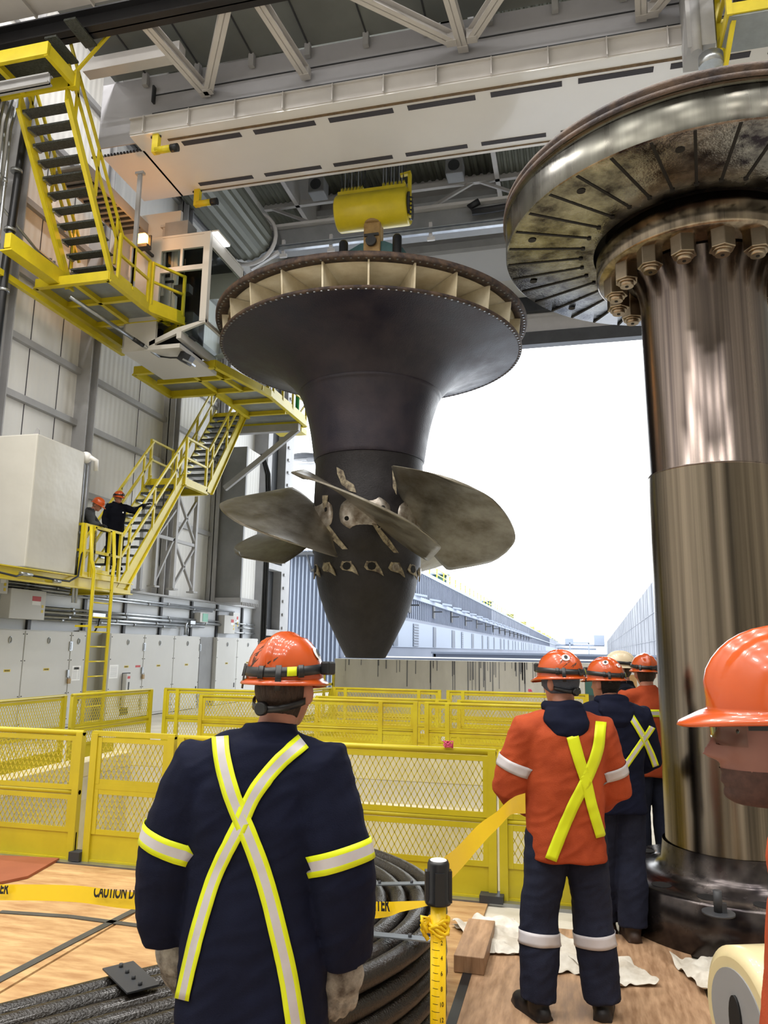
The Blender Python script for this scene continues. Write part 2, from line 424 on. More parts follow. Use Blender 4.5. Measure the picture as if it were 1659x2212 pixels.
for i in range(16):
    m_=MB(); m_.bx(-9.4,-8.8,yy,yy+.3,4.3,4.38); m_.bx(-9.45,-9.38,yy-.2,yy+.5,3.9,4.7); m_.build('wall_light','dark_steel',b); yy+=8
yy=40.
for i in range(24):
    m_=MB(); m_.prism([(-9.3,yy,5.0),(-9.3,yy+2,5.0),(-8.9,yy+2,5.0)],(0,0,.12)); m_.build('canopy','siding_light',b); yy+=5
# roof vents and railing
for i in range(13):
    yv = 60+i*34
    v = thing('roof_vent','round teal vent stack on the roof of the long powerhouse','roof vent',(-10.6,yv,6.6),0,'vent stacks on the powerhouse roof')
    MB().lathe([(0,0),(.8,0),(.8,1.0),(0,1.0)],c=(0,0,0),n=20).build('stack','green_post',v,world=False)
    MB().lathe([(0,1.0),(1.05,1.0),(1.05,1.15),(0,1.2)],n=20).build('cap','siding_light',v,world=False)
r = MB()
yy=52.
while yy<330:
    r.bar((-9.7,yy,6.8),(-9.7,yy,7.6),.08,.08); yy+=3
r.bar((-9.7,52,7.6),(-9.7,460,7.6),.08,.08); r.bar((-9.7,52,7.2),(-9.7,460,7.2),.06,.06)
tag(r.build('roof_railing','yellow'),'yellow safety railing along the edge of the powerhouse roof','railing')
# concrete wall on the right, far
d_ = Vector((.028,1,0)); p0=Vector((8,60,0)); p1=p0+d_*640
m_=MB(); m_.faces([p0,p1,p1+Vector((0,0,10)),p0+Vector((0,0,10)),p0+Vector((1,0,0)),p1+Vector((1,0,0)),p1+Vector((1,0,10)),p0+Vector((1,0,10))],
  [(0,1,2,3),(4,7,6,5),(3,2,6,7),(0,4,5,1),(0,3,7,4),(1,5,6,2)])
for i in range(60):
    q=p0+d_*(i*9); m_.bx(q.x-.06,q.x+.1,q.y,q.y+.3,0,10)
for z in (3.2,6.4,): m_.bar(p0+Vector((-.03,0,z)),p1+Vector((-.03,0,z)),.08,.1)
tag(m_.build('dam_wall','concrete_out'),'high grey concrete wall receding into the distance behind the steel shaft','wall')
m_=MB(); m_.bx(-9.3,14,398,402,4.4,5.3); m_.bx(-9,10,399,401,2.6,3.6); m_.bx(-5,-1,396,400,5.3,8.2); m_.bx(9,14,396,400,5,10)
m_.bx(-3,-2.4,390,392,0,6); m_.bx(6,6.6,390,392,0,6); m_.bx(-3,6.6,390,392,5.6,6.4)
tag(m_.build('far_gate_structure','siding_light'),'pale gate structure far away at the end of the yard','structure')
# near low parapets beyond the door
lp = thing('yard_parapet','low blue grey parapet with metal cap outside the door','parapet',(-2,36,0))
MB().bx(-6.5,8,36,36.4,-.05,1.6).build('wall','siding_pan',lp)
MB().bx(-6.6,8,35.9,36.5,1.6,1.7).build('cap','siding_light',lp)
MB().bx(-6.55,-6.4,36,60,-.05,1.6).build('return_wall','siding_pan',lp)
lp = thing('low_parapet','long low pale ledge in front of the grey yard parapet','parapet',(-4,34,0))
MB().bx(-10,8,33.2,33.4,-.05,1.42).build('wall','siding_pan',lp)
MB().bx(-10,8,33.1,33.5,1.42,1.47).build('cap','panel_white',lp)
# yard lamp beside jamb
yl = thing('yard_floodlight','dark round floodlight on a wall arm outside the door, left of the turbine neck','lamp',(-14.3,40,12.3))
m_=MB(); m_.lathe([(0,.15),(.9,0),(.85,-.12),(0,-.1)],c=(-14.6,40,12.55),n=24); m_.build('shade','dark_steel',yl)
m_=MB(); m_.bar((-17,40,12.35),(-14.6,40,12.35),.1,.1); m_.bar((-17,40,0),(-17,40,13),.3,.3); m_.bar((-15.4,40,12.1),(-14,40,12.1),.14,.14); m_.build('arm','grey_paint',yl)
m_ = MB(); m_.bx(-12.9,-11.0,32.2,32.9,5.9,6.05); m_.bar((-11.6,32.2,5.9),(-11.6,32.9,5.2),.08,.08)
m_.bar((-12.5,32.2,5.5),(-12.5,32.2,6.05),.1,.1); tag(m_.build('wall_bracket','dark_steel'),'dark bracket shelf at the top of the corrugated wall under the blades','bracket')

# concrete wall inside the door, behind the railings
cw = thing('concrete_barrier','white streaked concrete wall behind the yellow railings under the turbine','wall',(-2,19,0))
random.seed(3); m_=MB(); m_.bx(-6.0,6.5,19,19.7,0,1.53)
for i in range(70):
    x=-5.8+random.random()*7.6; h=.12+random.random()**2*.9
    if random.random()<.5: x=-2.6+random.random()*2.2
    m_.bx(x,x+.012+random.random()*.02,18.992,18.999,1.5-h,1.52,1)
m_.build('wall',['concrete','concrete_out'],cw)
# ================================================================ OVERHEAD CRANE
cr = thing('overhead_crane','white overhead crane girder with rows of dark slots spanning the hall','crane',(-4,13.9,12.5))
XE=8.95
m_=MB(); m_.bx(-8.95,8.95,12.85,15.08,12.5,12.53); m_.bx(-9.95,-8.9,13.35,15.08,12.5,12.53); m_.build('bottom_plate','crane_cream',cr)
for y in (13.1,14.85):
    m_=MB(); m_.bx(-9.9,8.95,y,y+.03,12.53,14.1 if y<14 else 15.2); m_.build('web','web_grey',cr)
m_=MB(); m_.bx(-8.95,8.9,12.83,12.86,12.53,12.86)
m_.bx(-8.95,8.9,12.78,12.9,12.86,12.89)
x=-8.6
while x<8.9: m_.bx(x,x+.02,12.74,12.83,12.5,12.87); x+=1.05
m_.build('fascia','crane_cream2',cr)
x=-7.95; i=0
m_=MB()
while x<7.5:
    m_.bx(x,x+1.36,13.24,13.38,12.49,12.502); x+=1.66
m_.build('slot_row','slot_dark',cr)
m_=MB(); x=-8.3
while x<7.5:
    m_.bx(x,x+1.36,14.68,14.80,12.49,12.502); x+=1.66
m_.build('slot_row','slot_dark',cr)
m_=MB(); m_.bx(-8.2,8.9,13.10,13.16,12.485,12.5); m_.bx(-8.5,8.9,14.95,14.98,12.485,12.5); m_.build('rust_streak','rust_line',cr)
m_=MB(); m_.bx(-8.6,8.9,13.07,13.11,13.13,13.17); x=-8.  # lower dark strip paints the shade line above the fascia; upper is a seam
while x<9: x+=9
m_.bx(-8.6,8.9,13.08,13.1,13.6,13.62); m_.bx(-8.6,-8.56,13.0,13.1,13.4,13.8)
m_.build('seam_and_shade_line','dark_steel',cr)
# upper walkway plate with truss braces
wk = thing('crane_walkway','dark grey walkway plate and white truss braces above the crane girder','walkway',(-3,12,13.5))
m_=MB(); m_.bx(-9.6,8.9,10.9,13.08,14.12,14.16); x=-8.8
m_.build('deck','roof_plate',wk)
while x<8.8:
    m_=MB(); m_.bx(x,x+.03,10.95,13.06,14.1,14.12); m_.build('seam','dark_steel',wk); m_=MB(); m_.box((x+.01,13.02,13.98),(.12,.1,.3)); m_.build('clip','grey_paint',wk); x+=1.25
m_=MB(); m_.ibeam((-11.25,10.95,13.5),(8.9,10.95,13.5),.3,.42,.03); m_.build('outer_beam','black_beam',wk)
for a,bb in (((-7.6,11.1,13.45),(-7.3,12.95,13.4)),((-5.9,11.05,13.45),(-7.2,12.9,13.4)),((-5.3,11.1,13.45),(-5.05,12.95,13.4)),
            ((-3.6,11.3,13.45),(-2.0,12.75,13.4)),((-1.95,11.1,13.45),(-1.8,12.95,13.4)),((-.6,11.4,13.45),(-1.6,12.75,13.4)),((1.3,11.1,13.45),(1.5,12.95,13.4)),((2.9,11.1,13.45),(1.7,12.9,13.4))):
    m_=MB(); m_.ibeam(a,bb,.2,.2,.02); m_.box(bb,(.2,.16,.22)); m_.build('brace','crane_cream2',wk)
m_=MB(); m_.bx(-9.6,-7.4,12.0,12.25,13.5,13.8); m_.build('cross_beam','crane_cream2',wk)

# pinkish ribbed girder face, nearest
ng = thing('near_crane_girder','pale ribbed underside of the near girder at the top left corner','girder',(-6,9.8,13.7))
m_=MB(); m_.bx(-11.25,8.9,9.1,10.75,13.72,13.78)
x=-11.
while x<8.8: m_.bx(x,x+.03,9.1,10.75,13.64,13.72); x+=1.25
m_.bx(-11.2,8.9,9.95,10.0,13.64,13.72); m_.build('underside','crane_cream2',ng)
# stop bumpers
for (px,py,Y,nm) in ((338,305,12.95,'yellow bumper arm under the near edge of the crane girder'),(427,425,14.95,'yellow bumper arm under the far edge of the crane girder')):
    P = at(px,py,Y=Y); t = thing('crane_bumper',nm,'bumper',(P.x,Y,12.5))
    z0=12.5
    m_=MB(); m_.bar((P.x,Y,z0),(P.x,Y,z0-.42),.14,.12); m_.tube([(P.x,Y,z0-.36),(P.x+.38,Y,z0-.36)],.075,14); m_.build('arm','yellow',t)
    m_=MB(); m_.tube([(P.x+.36,Y,z0-.36),(P.x+.52,Y,z0-.36)],.085,14); m_.build('buffer','black_plastic',t)
    m_=MB()
    for q in (-.1,0,.1): m_.tube([(P.x+q-.03,Y+.02,z0),(P.x+q-.03,Y+.02,z0-.03)],.025,8)
    m_.build('bolt','dark_steel',t)
# hook block
TX,TY = -4.5,16.5
hb = thing('hook_block','yellow cylindrical crane hook block hanging on steel ropes','hook block',(TX,TY,11.9))
x0,x1=-5.42,-3.62; zc=12.38
m_=MB(); m_.tube([(x0,TY,zc),(x0+.04,TY,zc),(x1-.04,TY,zc),(x1,TY,zc)],[.42,.45,.45,.42],32)
m_.box(((x0+x1)/2,TY,zc+.36),(x1-x0-.1,.5,.2)); m_.build('drum_shell','yellow',hb)
m_=MB(); m_.bar((x1+.03,TY-.1,zc-.35),(x1+.03,TY-.1,zc+.8),.08,.1); m_.bar((x1-.2,TY-.1,zc+.78),(x1+.06,TY-.1,zc+.82),.1,.06); m_.build('guide_arm','yellow',hb)
m_=MB(); m_.tube([(x1,TY,zc),(x1+.05,TY,zc)],.33,24)
for i in range(5): m_.box((x1+.06,TY-.05,zc-.25+i*.11),(.02,.4,.04),mi=1,mtx=Matrix.Rotation(.5,4,'X'))
m_.build('end_plate',['dark_steel','black_plastic'],hb)
for i in range(13):
    x = x0+.12+i*.085 if i<7 else x1-.62+(i-7)*.1
    m_=MB(); m_.tube([(x,TY-.18,zc+.40),(x,TY-.12,zc+.62),(x,TY+.12,zc+.62),(x,TY+.18,zc+.4)],.03,8); m_.build('sheave','yellow',hb)
    for dy in (-.14,.14):
        m_=MB(); m_.tube([(x,TY+dy,zc+.5),(x,TY+dy,16.95)],.013,6,caps=False); m_.build('rope','galv' if i%2 else 'dark_steel',hb)
m_=MB(); m_.bar((TX,TY,zc-.35),(TX,TY,11.0),.42,.34); m_.tube([(TX,TY,zc-.42),(TX,TY,zc-.3)],.27,20); m_.build('shank','tan_metal',hb,bevel=.03)
m_=MB(); m_.tube([(TX,TY-.19,11.45),(TX,TY-.27,11.45)],.13,20); m_.box((TX,TY-.2,11.62),(.36,.05,.06)); m_.build('pin','dark_steel',hb)
# trolley above (seen between the girders)
tr = thing('crane_trolley','dark trolley frame above the hook block behind the white girder','trolley',(TX,TY,17.3))
m_=MB(); m_.bx(-6.6,-2.4,15.6,15.9,16.4,17.0); m_.bx(-6.6,-2.4,17.6,17.9,16.4,17.0); m_.bx(-6.6,-6.3,15.6,17.9,16.4,17); m_.bx(-2.7,-2.4,15.6,17.9,16.4,17); m_.bx(-5.6,-3.4,15.9,17.1,16.9,17.4)
m_.build('frame','roof_plate',tr)
# second girder, further back, high
g2 = thing('far_crane_girder','grey girder with tray and dark hose behind the yellow hook block','girder',(0,22.5,16))
m_=MB(); m_.bx(-11,8.9,22.6,23.3,15.35,16.0); m_.build('beam','steel_grey',g2)
m_=MB(); m_.bx(-11,8.9,22.35,22.5,15.1,15.22); m_.bx(-11,8.9,22.35,22.5,15.26,15.3); m_.build('tray','galv',g2)
m_=MB(); m_.bx(-11,8.9,22.4,23.2,16.0,16.1); m_.build('flange','crane_cream2',g2)
for x in (-9.3,-7.6,-4.2,-1.2,2.):
    m_=MB(); m_.bar((x,22.45,15.0),(x+.0,22.45,15.5),.1,.1); m_.bar((x-.1,22.4,14.9),(x+.15,22.4,14.9),.08,.12); m_.build('bracket','crane_cream2',g2)
P=[(-2.6,22.3,15.95),(-2.9,22.3,15.8),(-2.8,22.3,15.6),(-2.2,22.3,15.62),(0,22.3,15.75),(3,22.3,15.8)]
m_=MB(); m_.tube(P,.11,12); m_.build('hose','black_beam',g2)
# roof trusses
for i,y in enumerate((19.2,21.6,25.0)):
    t = thing('roof_truss','pale steel roof truss with diagonal braces under the hall roof','truss',(0,y,17.6),0,'roof trusses of the hall')
    m_=MB(); m_.bar((-11.2,0,.9),(9,0,.9),.16,.2); m_.build('top_chord','crane_cream2',t,world=False)
    m_=MB(); m_.bar((-11.2,0,-.1),(9,0,-.1),.16,.2); m_.build('bottom_chord','crane_cream2',t,world=False)
    for q in range(10):
        m_=MB(); x=-11+q*2; m_.bar((x,0,-.1 if q%2 else .9),(x+2,0,.9 if q%2 else -.1),.1,.1); m_.build('brace','crane_cream2',t,world=False)
for (px,py) in ((390,1085),):
    pass
for x,y in ((-8.6,23.8),(-3.6,23.8)):
    t = thing('unit_heater','pale unit heater under the roof near the door','heater',(x,y,18.2),0,'unit heaters under the roof')
    m_=MB(); m_.bx(-.3,.3,-.3,.3,-.3,.3); m_.build('casing','steel_grey',t,world=False,bevel=.05)
    m_=MB(); m_.tube([(0,-.3,0),(0,-.34,0)],.2,20); m_.build('fan','dark_steel',t,world=False)
    m_=MB(); m_.bar((0,0,.25),(0,0,2.45),.06,.06); m_.build('hanger','dark_steel',t,world=False)
# duct
m_=MB(); n=20; A=[]
for kx in range(2*n):
    a=2*pi*kx/(2*n); rr=.85 if kx%2 else .80; A.append((rr*cos(a),rr*sin(a)))
m_.grid([[(-10.4+a,y,15.5+b) for a,b in A] for y in (15.8,22)],closeu=True,smooth=False)
m_.prism([(-10.4+a,22.0,15.5+b) for a,b in A],(0,.05,0)); 
tag(m_.build('ribbed_duct','corr_roof'),'large ribbed metal duct running along the left wall above the cab','duct')
m_=MB(); m_.bar((-10.4,22.3,14.5),(-9.4,22.3,15.0),.12,.12); m_.tube([(-10.4+.95*cos(a*pi/12),22.1,15.5+.95*sin(a*pi/12)) for a in range(-14,8)],.07,8)
tag(m_.build('duct_hanger','crane_cream2'),'pale curved hanger at the end of the ribbed duct','hanger')
# yellow cage top right
cg = thing('crane_cage','yellow inspection cage hanging at the right end of the girder','cage',(3.3,12.2,11.9))
for x in (2.7,3.9):
    for y in (11.7,12.5): m_=MB(); m_.bar((x,y,11.95),(x,y,13.2),.09,.09); m_.build('post','yellow',cg)
for z,h in ((12.06,.2),(12.55,.07),(13.1,.07)):
    m_=MB()
    for y in (11.7,12.5): m_.bar((2.7,y,z),(3.9,y,z),.06,h)
    for x in (2.7,3.9): m_.bar((x,11.7,z),(x,12.5,z),.06,h)
    m_.build('rail','yellow',cg)
m_=MB(); m_.bx(2.7,3.9,11.7,12.5,11.93,11.96); m_.build('floor','deck_under',cg)
m_=MB(); m_.bar((2.72,12.4,11.95),(2.62,12.5,11.45),.08,.08); m_.bar((2.78,11.8,11.95),(2.7,12.4,11.4),.07,.07); m_.build('strut','yellow',cg)
m_=MB(); m_.bx(2.9,3.6,12.0,12.4,12.3,12.7); m_.build('motor','dark_steel',cg)
m_=MB(); m_.tube([(2.3,12.35,12.9),(2.3,12.35,11.9)],.1,8); m_.bx(2.15,2.6,12.3,12.9,12.0,13.4); tag(m_.build('girder_end_bracket','grey_paint'),'grey plate bracket beside the yellow cage at the top right','bracket')
m_=MB(); m_.tube([(2.5,12.3,11.75),(2.5,12.3,11.55)],.2,20); m_.tube([(2.5,12.24,11.72),(2.5,12.18,11.72)],.1,16,mi=1)
tag(m_.build('limit_pulley',['galv','tan_metal']),'small round pulley wheel left of the yellow cage','pulley')

# ================================================================ TURBINE
tb = thing('kaplan_turbine','huge dark turbine runner with curved steel blades hanging from the crane','turbine',(TX,TY,1.6))
def prof_surf(pts, n=40):  # smooth interpolation (Catmull-Rom) of (r,z)
    out=[]
    P=[pts[0]]+list(pts)+[pts[-1]]
    for i in range(1,len(P)-2):
        for k in range(6):
            t=k/6; f=lambda a,b,c,d: .5*(2*b+(c-a)*t+(2*a-5*b+4*c-d)*t*t+(3*b-a-3*c+d)*t**3)
            out.append((f(P[i-1][0],P[i][0],P[i+1][0],P[i+2][0]), f(P[i-1][1],P[i][1],P[i+1][1],P[i+2][1])))
    out.append(pts[-1]); return out
RL, ZL, RU, ZU = 3.50, 8.62, 3.62, 9.2
cone = prof_surf([(3.46,ZL-.02),(3.1,8.52),(2.6,8.36),(2.15,8.12),(1.85,7.85),(1.64,7.6)])
m_=MB(); m_.lathe([(3.3,ZL+.02)]+cone,c=(TX,TY,0),n=128); m_.build('flared_cover','turbine_dark',tb)
m_=MB(); m_.lathe([(1.645,7.62),(1.66,7.60),(1.62,7.54)]+prof_surf([(1.61,7.53),(1.46,7.06),(1.36,6.6),(1.27,6.02)])+[(1.25,6.0)],c=(TX,TY,0),n=96); m_.build('neck','turbine_dark',tb)
# rims
m_=MB(); m_.lathe([(3.40,ZL-.02),(RL,ZL-.03),(RL+.015,ZL+.0),(RL+.015,ZL+.03),(3.44,ZL+.04),(3.40,ZL+.04)],c=(TX,TY,0),n=128,close=True)
for i in range(150):
    a=2*pi*i/150; m_.box((TX+3.475*cos(a),TY+3.475*sin(a),ZL-.03),(.035,.035,.02),rz=a,mi=1)
m_.build('lower_rim',['rust_rim','galv'],tb)
m_=MB(); m_.lathe([(3.38,ZU),(RU,ZU-.02),(RU+.02,ZU),(RU+.02,ZU+.09),(3.38,ZU+.1)],c=(TX,TY,0),n=128,close=True)
for i in range(150):
    a=2*pi*i/150; m_.box((TX+3.575*cos(a),TY+3.575*sin(a),ZU-.02),(.035,.035,.02),rz=a,mi=1)
m_.build('upper_rim',['rust_rim','galv'],tb)
m_=MB(); m_.lathe([(0,ZU+.05),(3.4,ZU+.05),(3.4,ZU+.02),(0,ZU+.0)],c=(TX,TY,0),n=96); m_.build('top_plate','cell_cream',tb)
m_=MB(); m_.lathe([(3.42,ZL+.03),(2.2,ZL+.03)],c=(TX,TY,0),n=96); m_.build('cell_floor','cell_cream',tb)
m_=MB(); m_.lathe([(2.25,ZL),(2.25,ZU+.03)],c=(TX,TY,0),n=96); 
cyl=m_.build('cell_back','cell_cream',tb)
m_=MB()
for i in range(72):
    if (i%12) in (0,1,2,3,4,6,7,8,9): 
        a=2*pi*i/72; d=Vector((cos(a),sin(a),0)); c0=Vector((TX,TY,9.05)); m_.tube([c0+d*2.22,c0+d*2.28],.04,10)
m_.build('bolt_hole','slot_black',cyl)
NR=24; a0=-pi/2-.02
for i in range(NR):
    a=a0+2*pi*i/NR; d=Vector((cos(a),sin(a),0))
    m_=MB(); m_.faces([Vector((TX,TY,0))+d*r+Vector((0,0,z)) for r,z in ((2.2,ZL+.03),(3.44,ZL+.03),(3.5,ZU),(2.2,ZU))],[(0,1,2,3)])
    m_.build('rib','cell_cream',tb,solid=.035,clean=False)
for a in (a0-.98,):
    d=Vector((cos(a),sin(a),0)); s_=Vector((-sin(a),cos(a),0)); c0=Vector((TX,TY,8.92))+d*3.3
    m_=MB(); m_.bar(c0-s_*.4,c0+s_*.4,.04,.54); rb=m_.build('access_plate','cell_cream',tb)
    m_=MB()
    for q in range(5): p=c0+s_*(-.32+q*.16)+Vector((0,0,.14)); m_.tube([p,p+d*.06],.045,12)
    m_.build('bolt','rust_line',rb)
# hub and runner cone
hub=[(1.25,5.99),(1.235,5.95),(1.235,5.4),(1.25,4.8),(1.25,4.2),(1.235,3.9),(1.20,3.86),(1.20,3.62),(1.15,3.45)]
m_=MB(); m_.lathe(hub,c=(TX,TY,0),n=96); m_.build('hub','turbine_hub',tb)
m_=MB(); m_.lathe(prof_surf([(1.15,3.45),(1.13,3.3),(1.07,3.0),(.965,2.7),(.86,2.42),(.73,2.16),(.58,1.86),(.44,1.6)])+[(.40,1.59),(.38,1.7)],c=(TX,TY,0),n=48); m_.build('runner_cone','turbine_hub',tb)
for i in range(14):
    a=2*pi*i/14+.12; d=Vector((cos(a),sin(a),0)); s_=Vector((-sin(a),cos(a),0)); c0=Vector((TX,TY,3.5))
    m_=MB(); q=c0+d*1.165
    pts=[q+s_*x+Vector((0,0,z))-d*(x*x*.4) for x,z in ((-.16,-.02),(-.1,.14),(-.02,.1),(.06,.17),(.12,.05),(.2,-.06),(.26,-.2),(.12,-.12),(.0,-.1),(-.1,-.08))]
    m_.prism(pts,d*.03); pt=m_.build('hole_patch','stain_cream',tb)
    m_=MB(); m_.prism([q+d*.03+s_*(.095*cos(t*pi/4))+Vector((0,0,.085*sin(t*pi/4))) for t in range(8)],d*.012)
    m_.build('hole','slot_black' if i%3 else 'blade_bright',pt)
# scraped paint patches on the hub
def hub_patch(az,z,pts,mt='stain_cream',name='scraped_patch'):
    P=[]
    for x,dz in pts:
        a=az+x/1.24; rr=1.262 if 3.9<z+dz<5.2 else 1.25; P.append(Vector((TX+rr*cos(a),TY+rr*sin(a),z+dz)))
    m_=MB(); cc=sum(P,Vector())/len(P); dd=Vector((cos(az),sin(az),0))
    cc += dd*(.02)
    vs=[cc]+P; m_.faces(vs,[(0,i+1,(i+1)%len(P)+1) for i in range(len(P))]); m_.build(name,mt,tb,clean=False,solid=.01)
AF = atan2(-16.5,4.5)   # azimuth towards the camera
hub_patch(AF-.5,5.55,[(-.12,.1),(.05,.0),(.12,-.2),(.3,-.32),(.36,-.5),(.2,-.45),(.02,-.3),(-.1,-.05)])
hub_patch(AF-.85,4.95,[(-.1,.12),(.1,.1),(.06,-.15),(.0,-.3),(-.08,-.05)])
for az,z in ((AF-.6,4.15),(AF+.3,4.1)):
    hub_patch(az,z,[(-.3,.3),(-.2,.28),(.1,-.05),(.32,-.3),(.2,-.3),(-.05,-.08)])
hub_patch(AF+.45,5.3,[(-.05,.3),(.06,.2),(.05,-.25),(-.03,-.1)])
# blades
NB=6; AB=AF-.06; ZB=4.62
def blade(i):
    az=AB+2*pi*i/NB; n=25; mr=22; top=[];bot=[]
    R0,R1=1.12,3.36
    for j in range(mr+1):
        t=j/mr; r=R0+(R1-R0)*t
        half=.42+ (1.74-.42)*min(1,max(0,(t-.02)/.36))**.75
        if t>.88: half*= sqrt(max(0.0,1-((t-.88)/.125)**2*.42))
        pitch=radians(40-17*t); ra=[];rb=[]
        for k in range(n+1):
            s=(k/n)*2-1
            s2 = s*(1-0.0*t)
            arc=s2*half+ .12*t           # distance along the chord
            camber=.05*(1-s*s)*(1-.3*t)
            lin=arc*cos(pitch)+camber*sin(pitch)*.5; dz=-arc*sin(pitch)*1.0+camber*.6
            rr=r - .30*(abs(s)**6)*t*t - .10*abs(s)**3*t
            ang=az+lin/max(rr,1.2)
            th=.005+.055*(1-t*.75)*(1-s*s)**.5
            p=Vector((TX+rr*cos(ang),TY+rr*sin(ang),ZB+dz-.10*t))
            ra.append(p+Vector((0,0,th))); rb.append(p-Vector((0,0,th)))
        top.append(ra);bot.append(rb)
    m_=MB(); m_.grid(top); m_.grid(bot)
    for j in range(mr):
        for k in (0,n): m_.faces([top[j][k],top[j+1][k],bot[j+1][k],bot[j][k]],[(0,1,2,3)])
    for j in (0,mr):
        for k in range(n): m_.faces([top[j][k],top[j][k+1],bot[j][k+1],bot[j][k]],[(0,1,2,3)])
    bl=m_.build('blade','blade_metal',tb)
    d=Vector((cos(az),sin(az),0)); s_=Vector((-sin(az),cos(az),0)); c0=Vector((TX,TY,ZB))
    m_=MB(); m_.tube([c0+d*.9,c0+d*1.14,c0+d*1.21,c0+d*1.25],[.56,.55,.46,.25],40); tr_=m_.build('trunnion_disc','blade_bright',bl)
    m_=MB()
    for q in range(6):
        a=q*pi/3+.3; p=c0+d*1.17+s_*(.40*cos(a))+Vector((0,0,.40*sin(a))); m_.tube([p,p+d*.06],.05,14)
    m_.build('bolt_hole','slot_black',tr_)
for i in range(NB): blade(i)
# lifting beam fixture on top
m_=MB(); m_.box((TX,TY-.1,10.25),(1.5,.5,.3)); m_.prism([(TX-.9,TY-.3,9.5),(TX+.9,TY-.3,9.5),(TX+.35,TY-.3,11.0),(TX-.35,TY-.3,11.0)],(0,.5,0)); m_.prism([(TX-.85,TY-.1,11.1),(TX+.85,TY-.1,11.1),(TX+.75,TY-.1,11.25),(TX+.3,TY-.1,11.48),(TX-.3,TY-.1,11.48),(TX-.75,TY-.1,11.25)],(0,.3,0))
m_.box((TX,TY,9.65),(2.2,1.2,.3))
lf=m_.build('lifting_yoke','teal',tb)
for x in (-.85,.85):
    m_=MB(); m_.tube([(TX+x*.78,TY-.3,9.7),(TX+x*.78,TY-.3,11.42),(TX+x*.78,TY-.3,11.48)],[.11,.11,.07],16); m_.build('lifting_bolt','black_plastic',tb)
# ================================================================ SHAFT WITH THRUST DISC
SX,SY = 1.03,5.98
sh = thing('turbine_shaft','tall polished steel shaft with a wide slotted disc on top','shaft',(SX,SY,0))
c=(SX,SY,0)
m_=MB(); m_.lathe([(.475,.35),(.455,.42),(.455,3.1)],c=c,n=96); m_.build('lower_shaft','shaft_metal',sh)
m_=MB(); m_.lathe([(.455,3.1),(.458,3.105),(.458,3.112),(.452,3.118),(.452,4.46),(.458,4.55),(.475,4.63),(.51,4.72)],c=c,n=96); m_.build('upper_shaft','shaft_dark',sh)
# base flange with bolt holes
m_=MB(); m_.lathe([(.0,.0),(.80,.0),(.82,.02),(.82,.31),(.80,.33),(.62,.33),(.54,.345),(.49,.40),(.475,.52)],c=c,n=96); bf=m_.build('base_flange','flange_oiled',sh)
for i in range(14):
    a=2*pi*i/14+.25; 
    m_=MB(); m_.tube([(SX+.70*cos(a),SY+.70*sin(a),.329),(SX+.70*cos(a),SY+.70*sin(a),.334)],.062,20); m_.build('bolt_hole','slot_black',bf)
q=at(1552,1972,Z=.34)
m_=MB(); m_.tube([(q.x,q.y,.335),(q.x,q.y,.345)],.09,24); m_.tube([(q.x,q.y,.345),(q.x,q.y,.46)],.024,10); m_.box((q.x+.03,q.y,.37),(.03,.03,.05))
tag(m_.build('threaded_stud','dark_steel'),'short black threaded stud with round washer on the base flange','stud')
q=at(1345,1890,Z=.34)
m_=MB(); m_.tube([(q.x+.05,q.y+.1,.335),(q.x+.05,q.y+.1,.36),(q.x+.05,q.y+.1,.365),(q.x+.05,q.y+.1,.385)],[.08,.08,.06,.06],24)
tag(m_.build('flange_plug','galv'),'round silver plug on the left edge of the base flange','plug')
# coupling flange under the disc
m_=MB(); m_.lathe([(.55,4.72),(.76,4.72),(.78,4.74),(.78,4.9),(.74,4.93),(.72,4.99)],c=c,n=96); m_.build('coupling_flange','shaft_metal',sh)
for i in range(16):
    a=2*pi*i/16+.07; x,y=SX+.64*cos(a),SY+.64*sin(a)
    t=MB()
    t.prism([(x+.092*cos(a+k_*pi/3),y+.092*sin(a+k_*pi/3),4.585) for k_ in range(6)],(0,0,.14))
    nut=t.build('nut','nut_steel',sh,bevel=.006)
    m_=MB(); m_.tube([(x,y,4.545),(x,y,4.60)],.05,16); m_.tube([(x,y,4.57),(x,y,4.59)],.068,16); m_.tube([(x,y,4.541),(x,y,4.546)],.013,8,mi=1); m_.build('stud','nut_steel',nut) if 0 else m_.build('stud',['nut_steel','slot_black'],nut)
# disc
RD=1.5
m_=MB(); m_.lathe([(.80,4.96),(RD-.01,4.96),(RD,4.97)],c=c,n=160); df=m_.build('disc_face','disc_face',sh)
m_=MB(); m_.lathe([(RD,4.97),(RD,5.20),(RD-.02,5.215),(RD-.02,5.23),(RD+.012,5.24)],c=c,n=160); m_.build('disc_wall','disc_wall',sh)
m_=MB(); m_.lathe([(RD+.0,5.235),(RD+.02,5.25),(RD+.02,5.275),(RD-.005,5.285),(RD-.005,5.295),(RD+.015,5.31),(RD+.01,5.34),(RD-.1,5.36),(0,5.36)],c=c,n=160); m_.build('top_rim','rust_rim',sh)
m_=MB(); m_.lathe([(.80,4.965),(.80,5.1),(.7,5.1)],c=c,n=96); m_.build('recess','slot_black',sh)
for i in range(36):
    a=2*pi*i/36+.02; d=Vector((cos(a),sin(a),0)); p0=Vector((SX,SY,4.955)); s_=Vector((-sin(a),cos(a),0))
    m_=MB(); m_.bar(p0+d*.90+Vector((0,0,.003)),p0+d*(RD-.015)+Vector((0,0,.003)),.02,.006); m_.tube([p0+d*.90+Vector((0,0,-.006)),p0+d*.90+Vector((0,0,.006))],.017,10)
    m_.build('slot','slot_black',df)
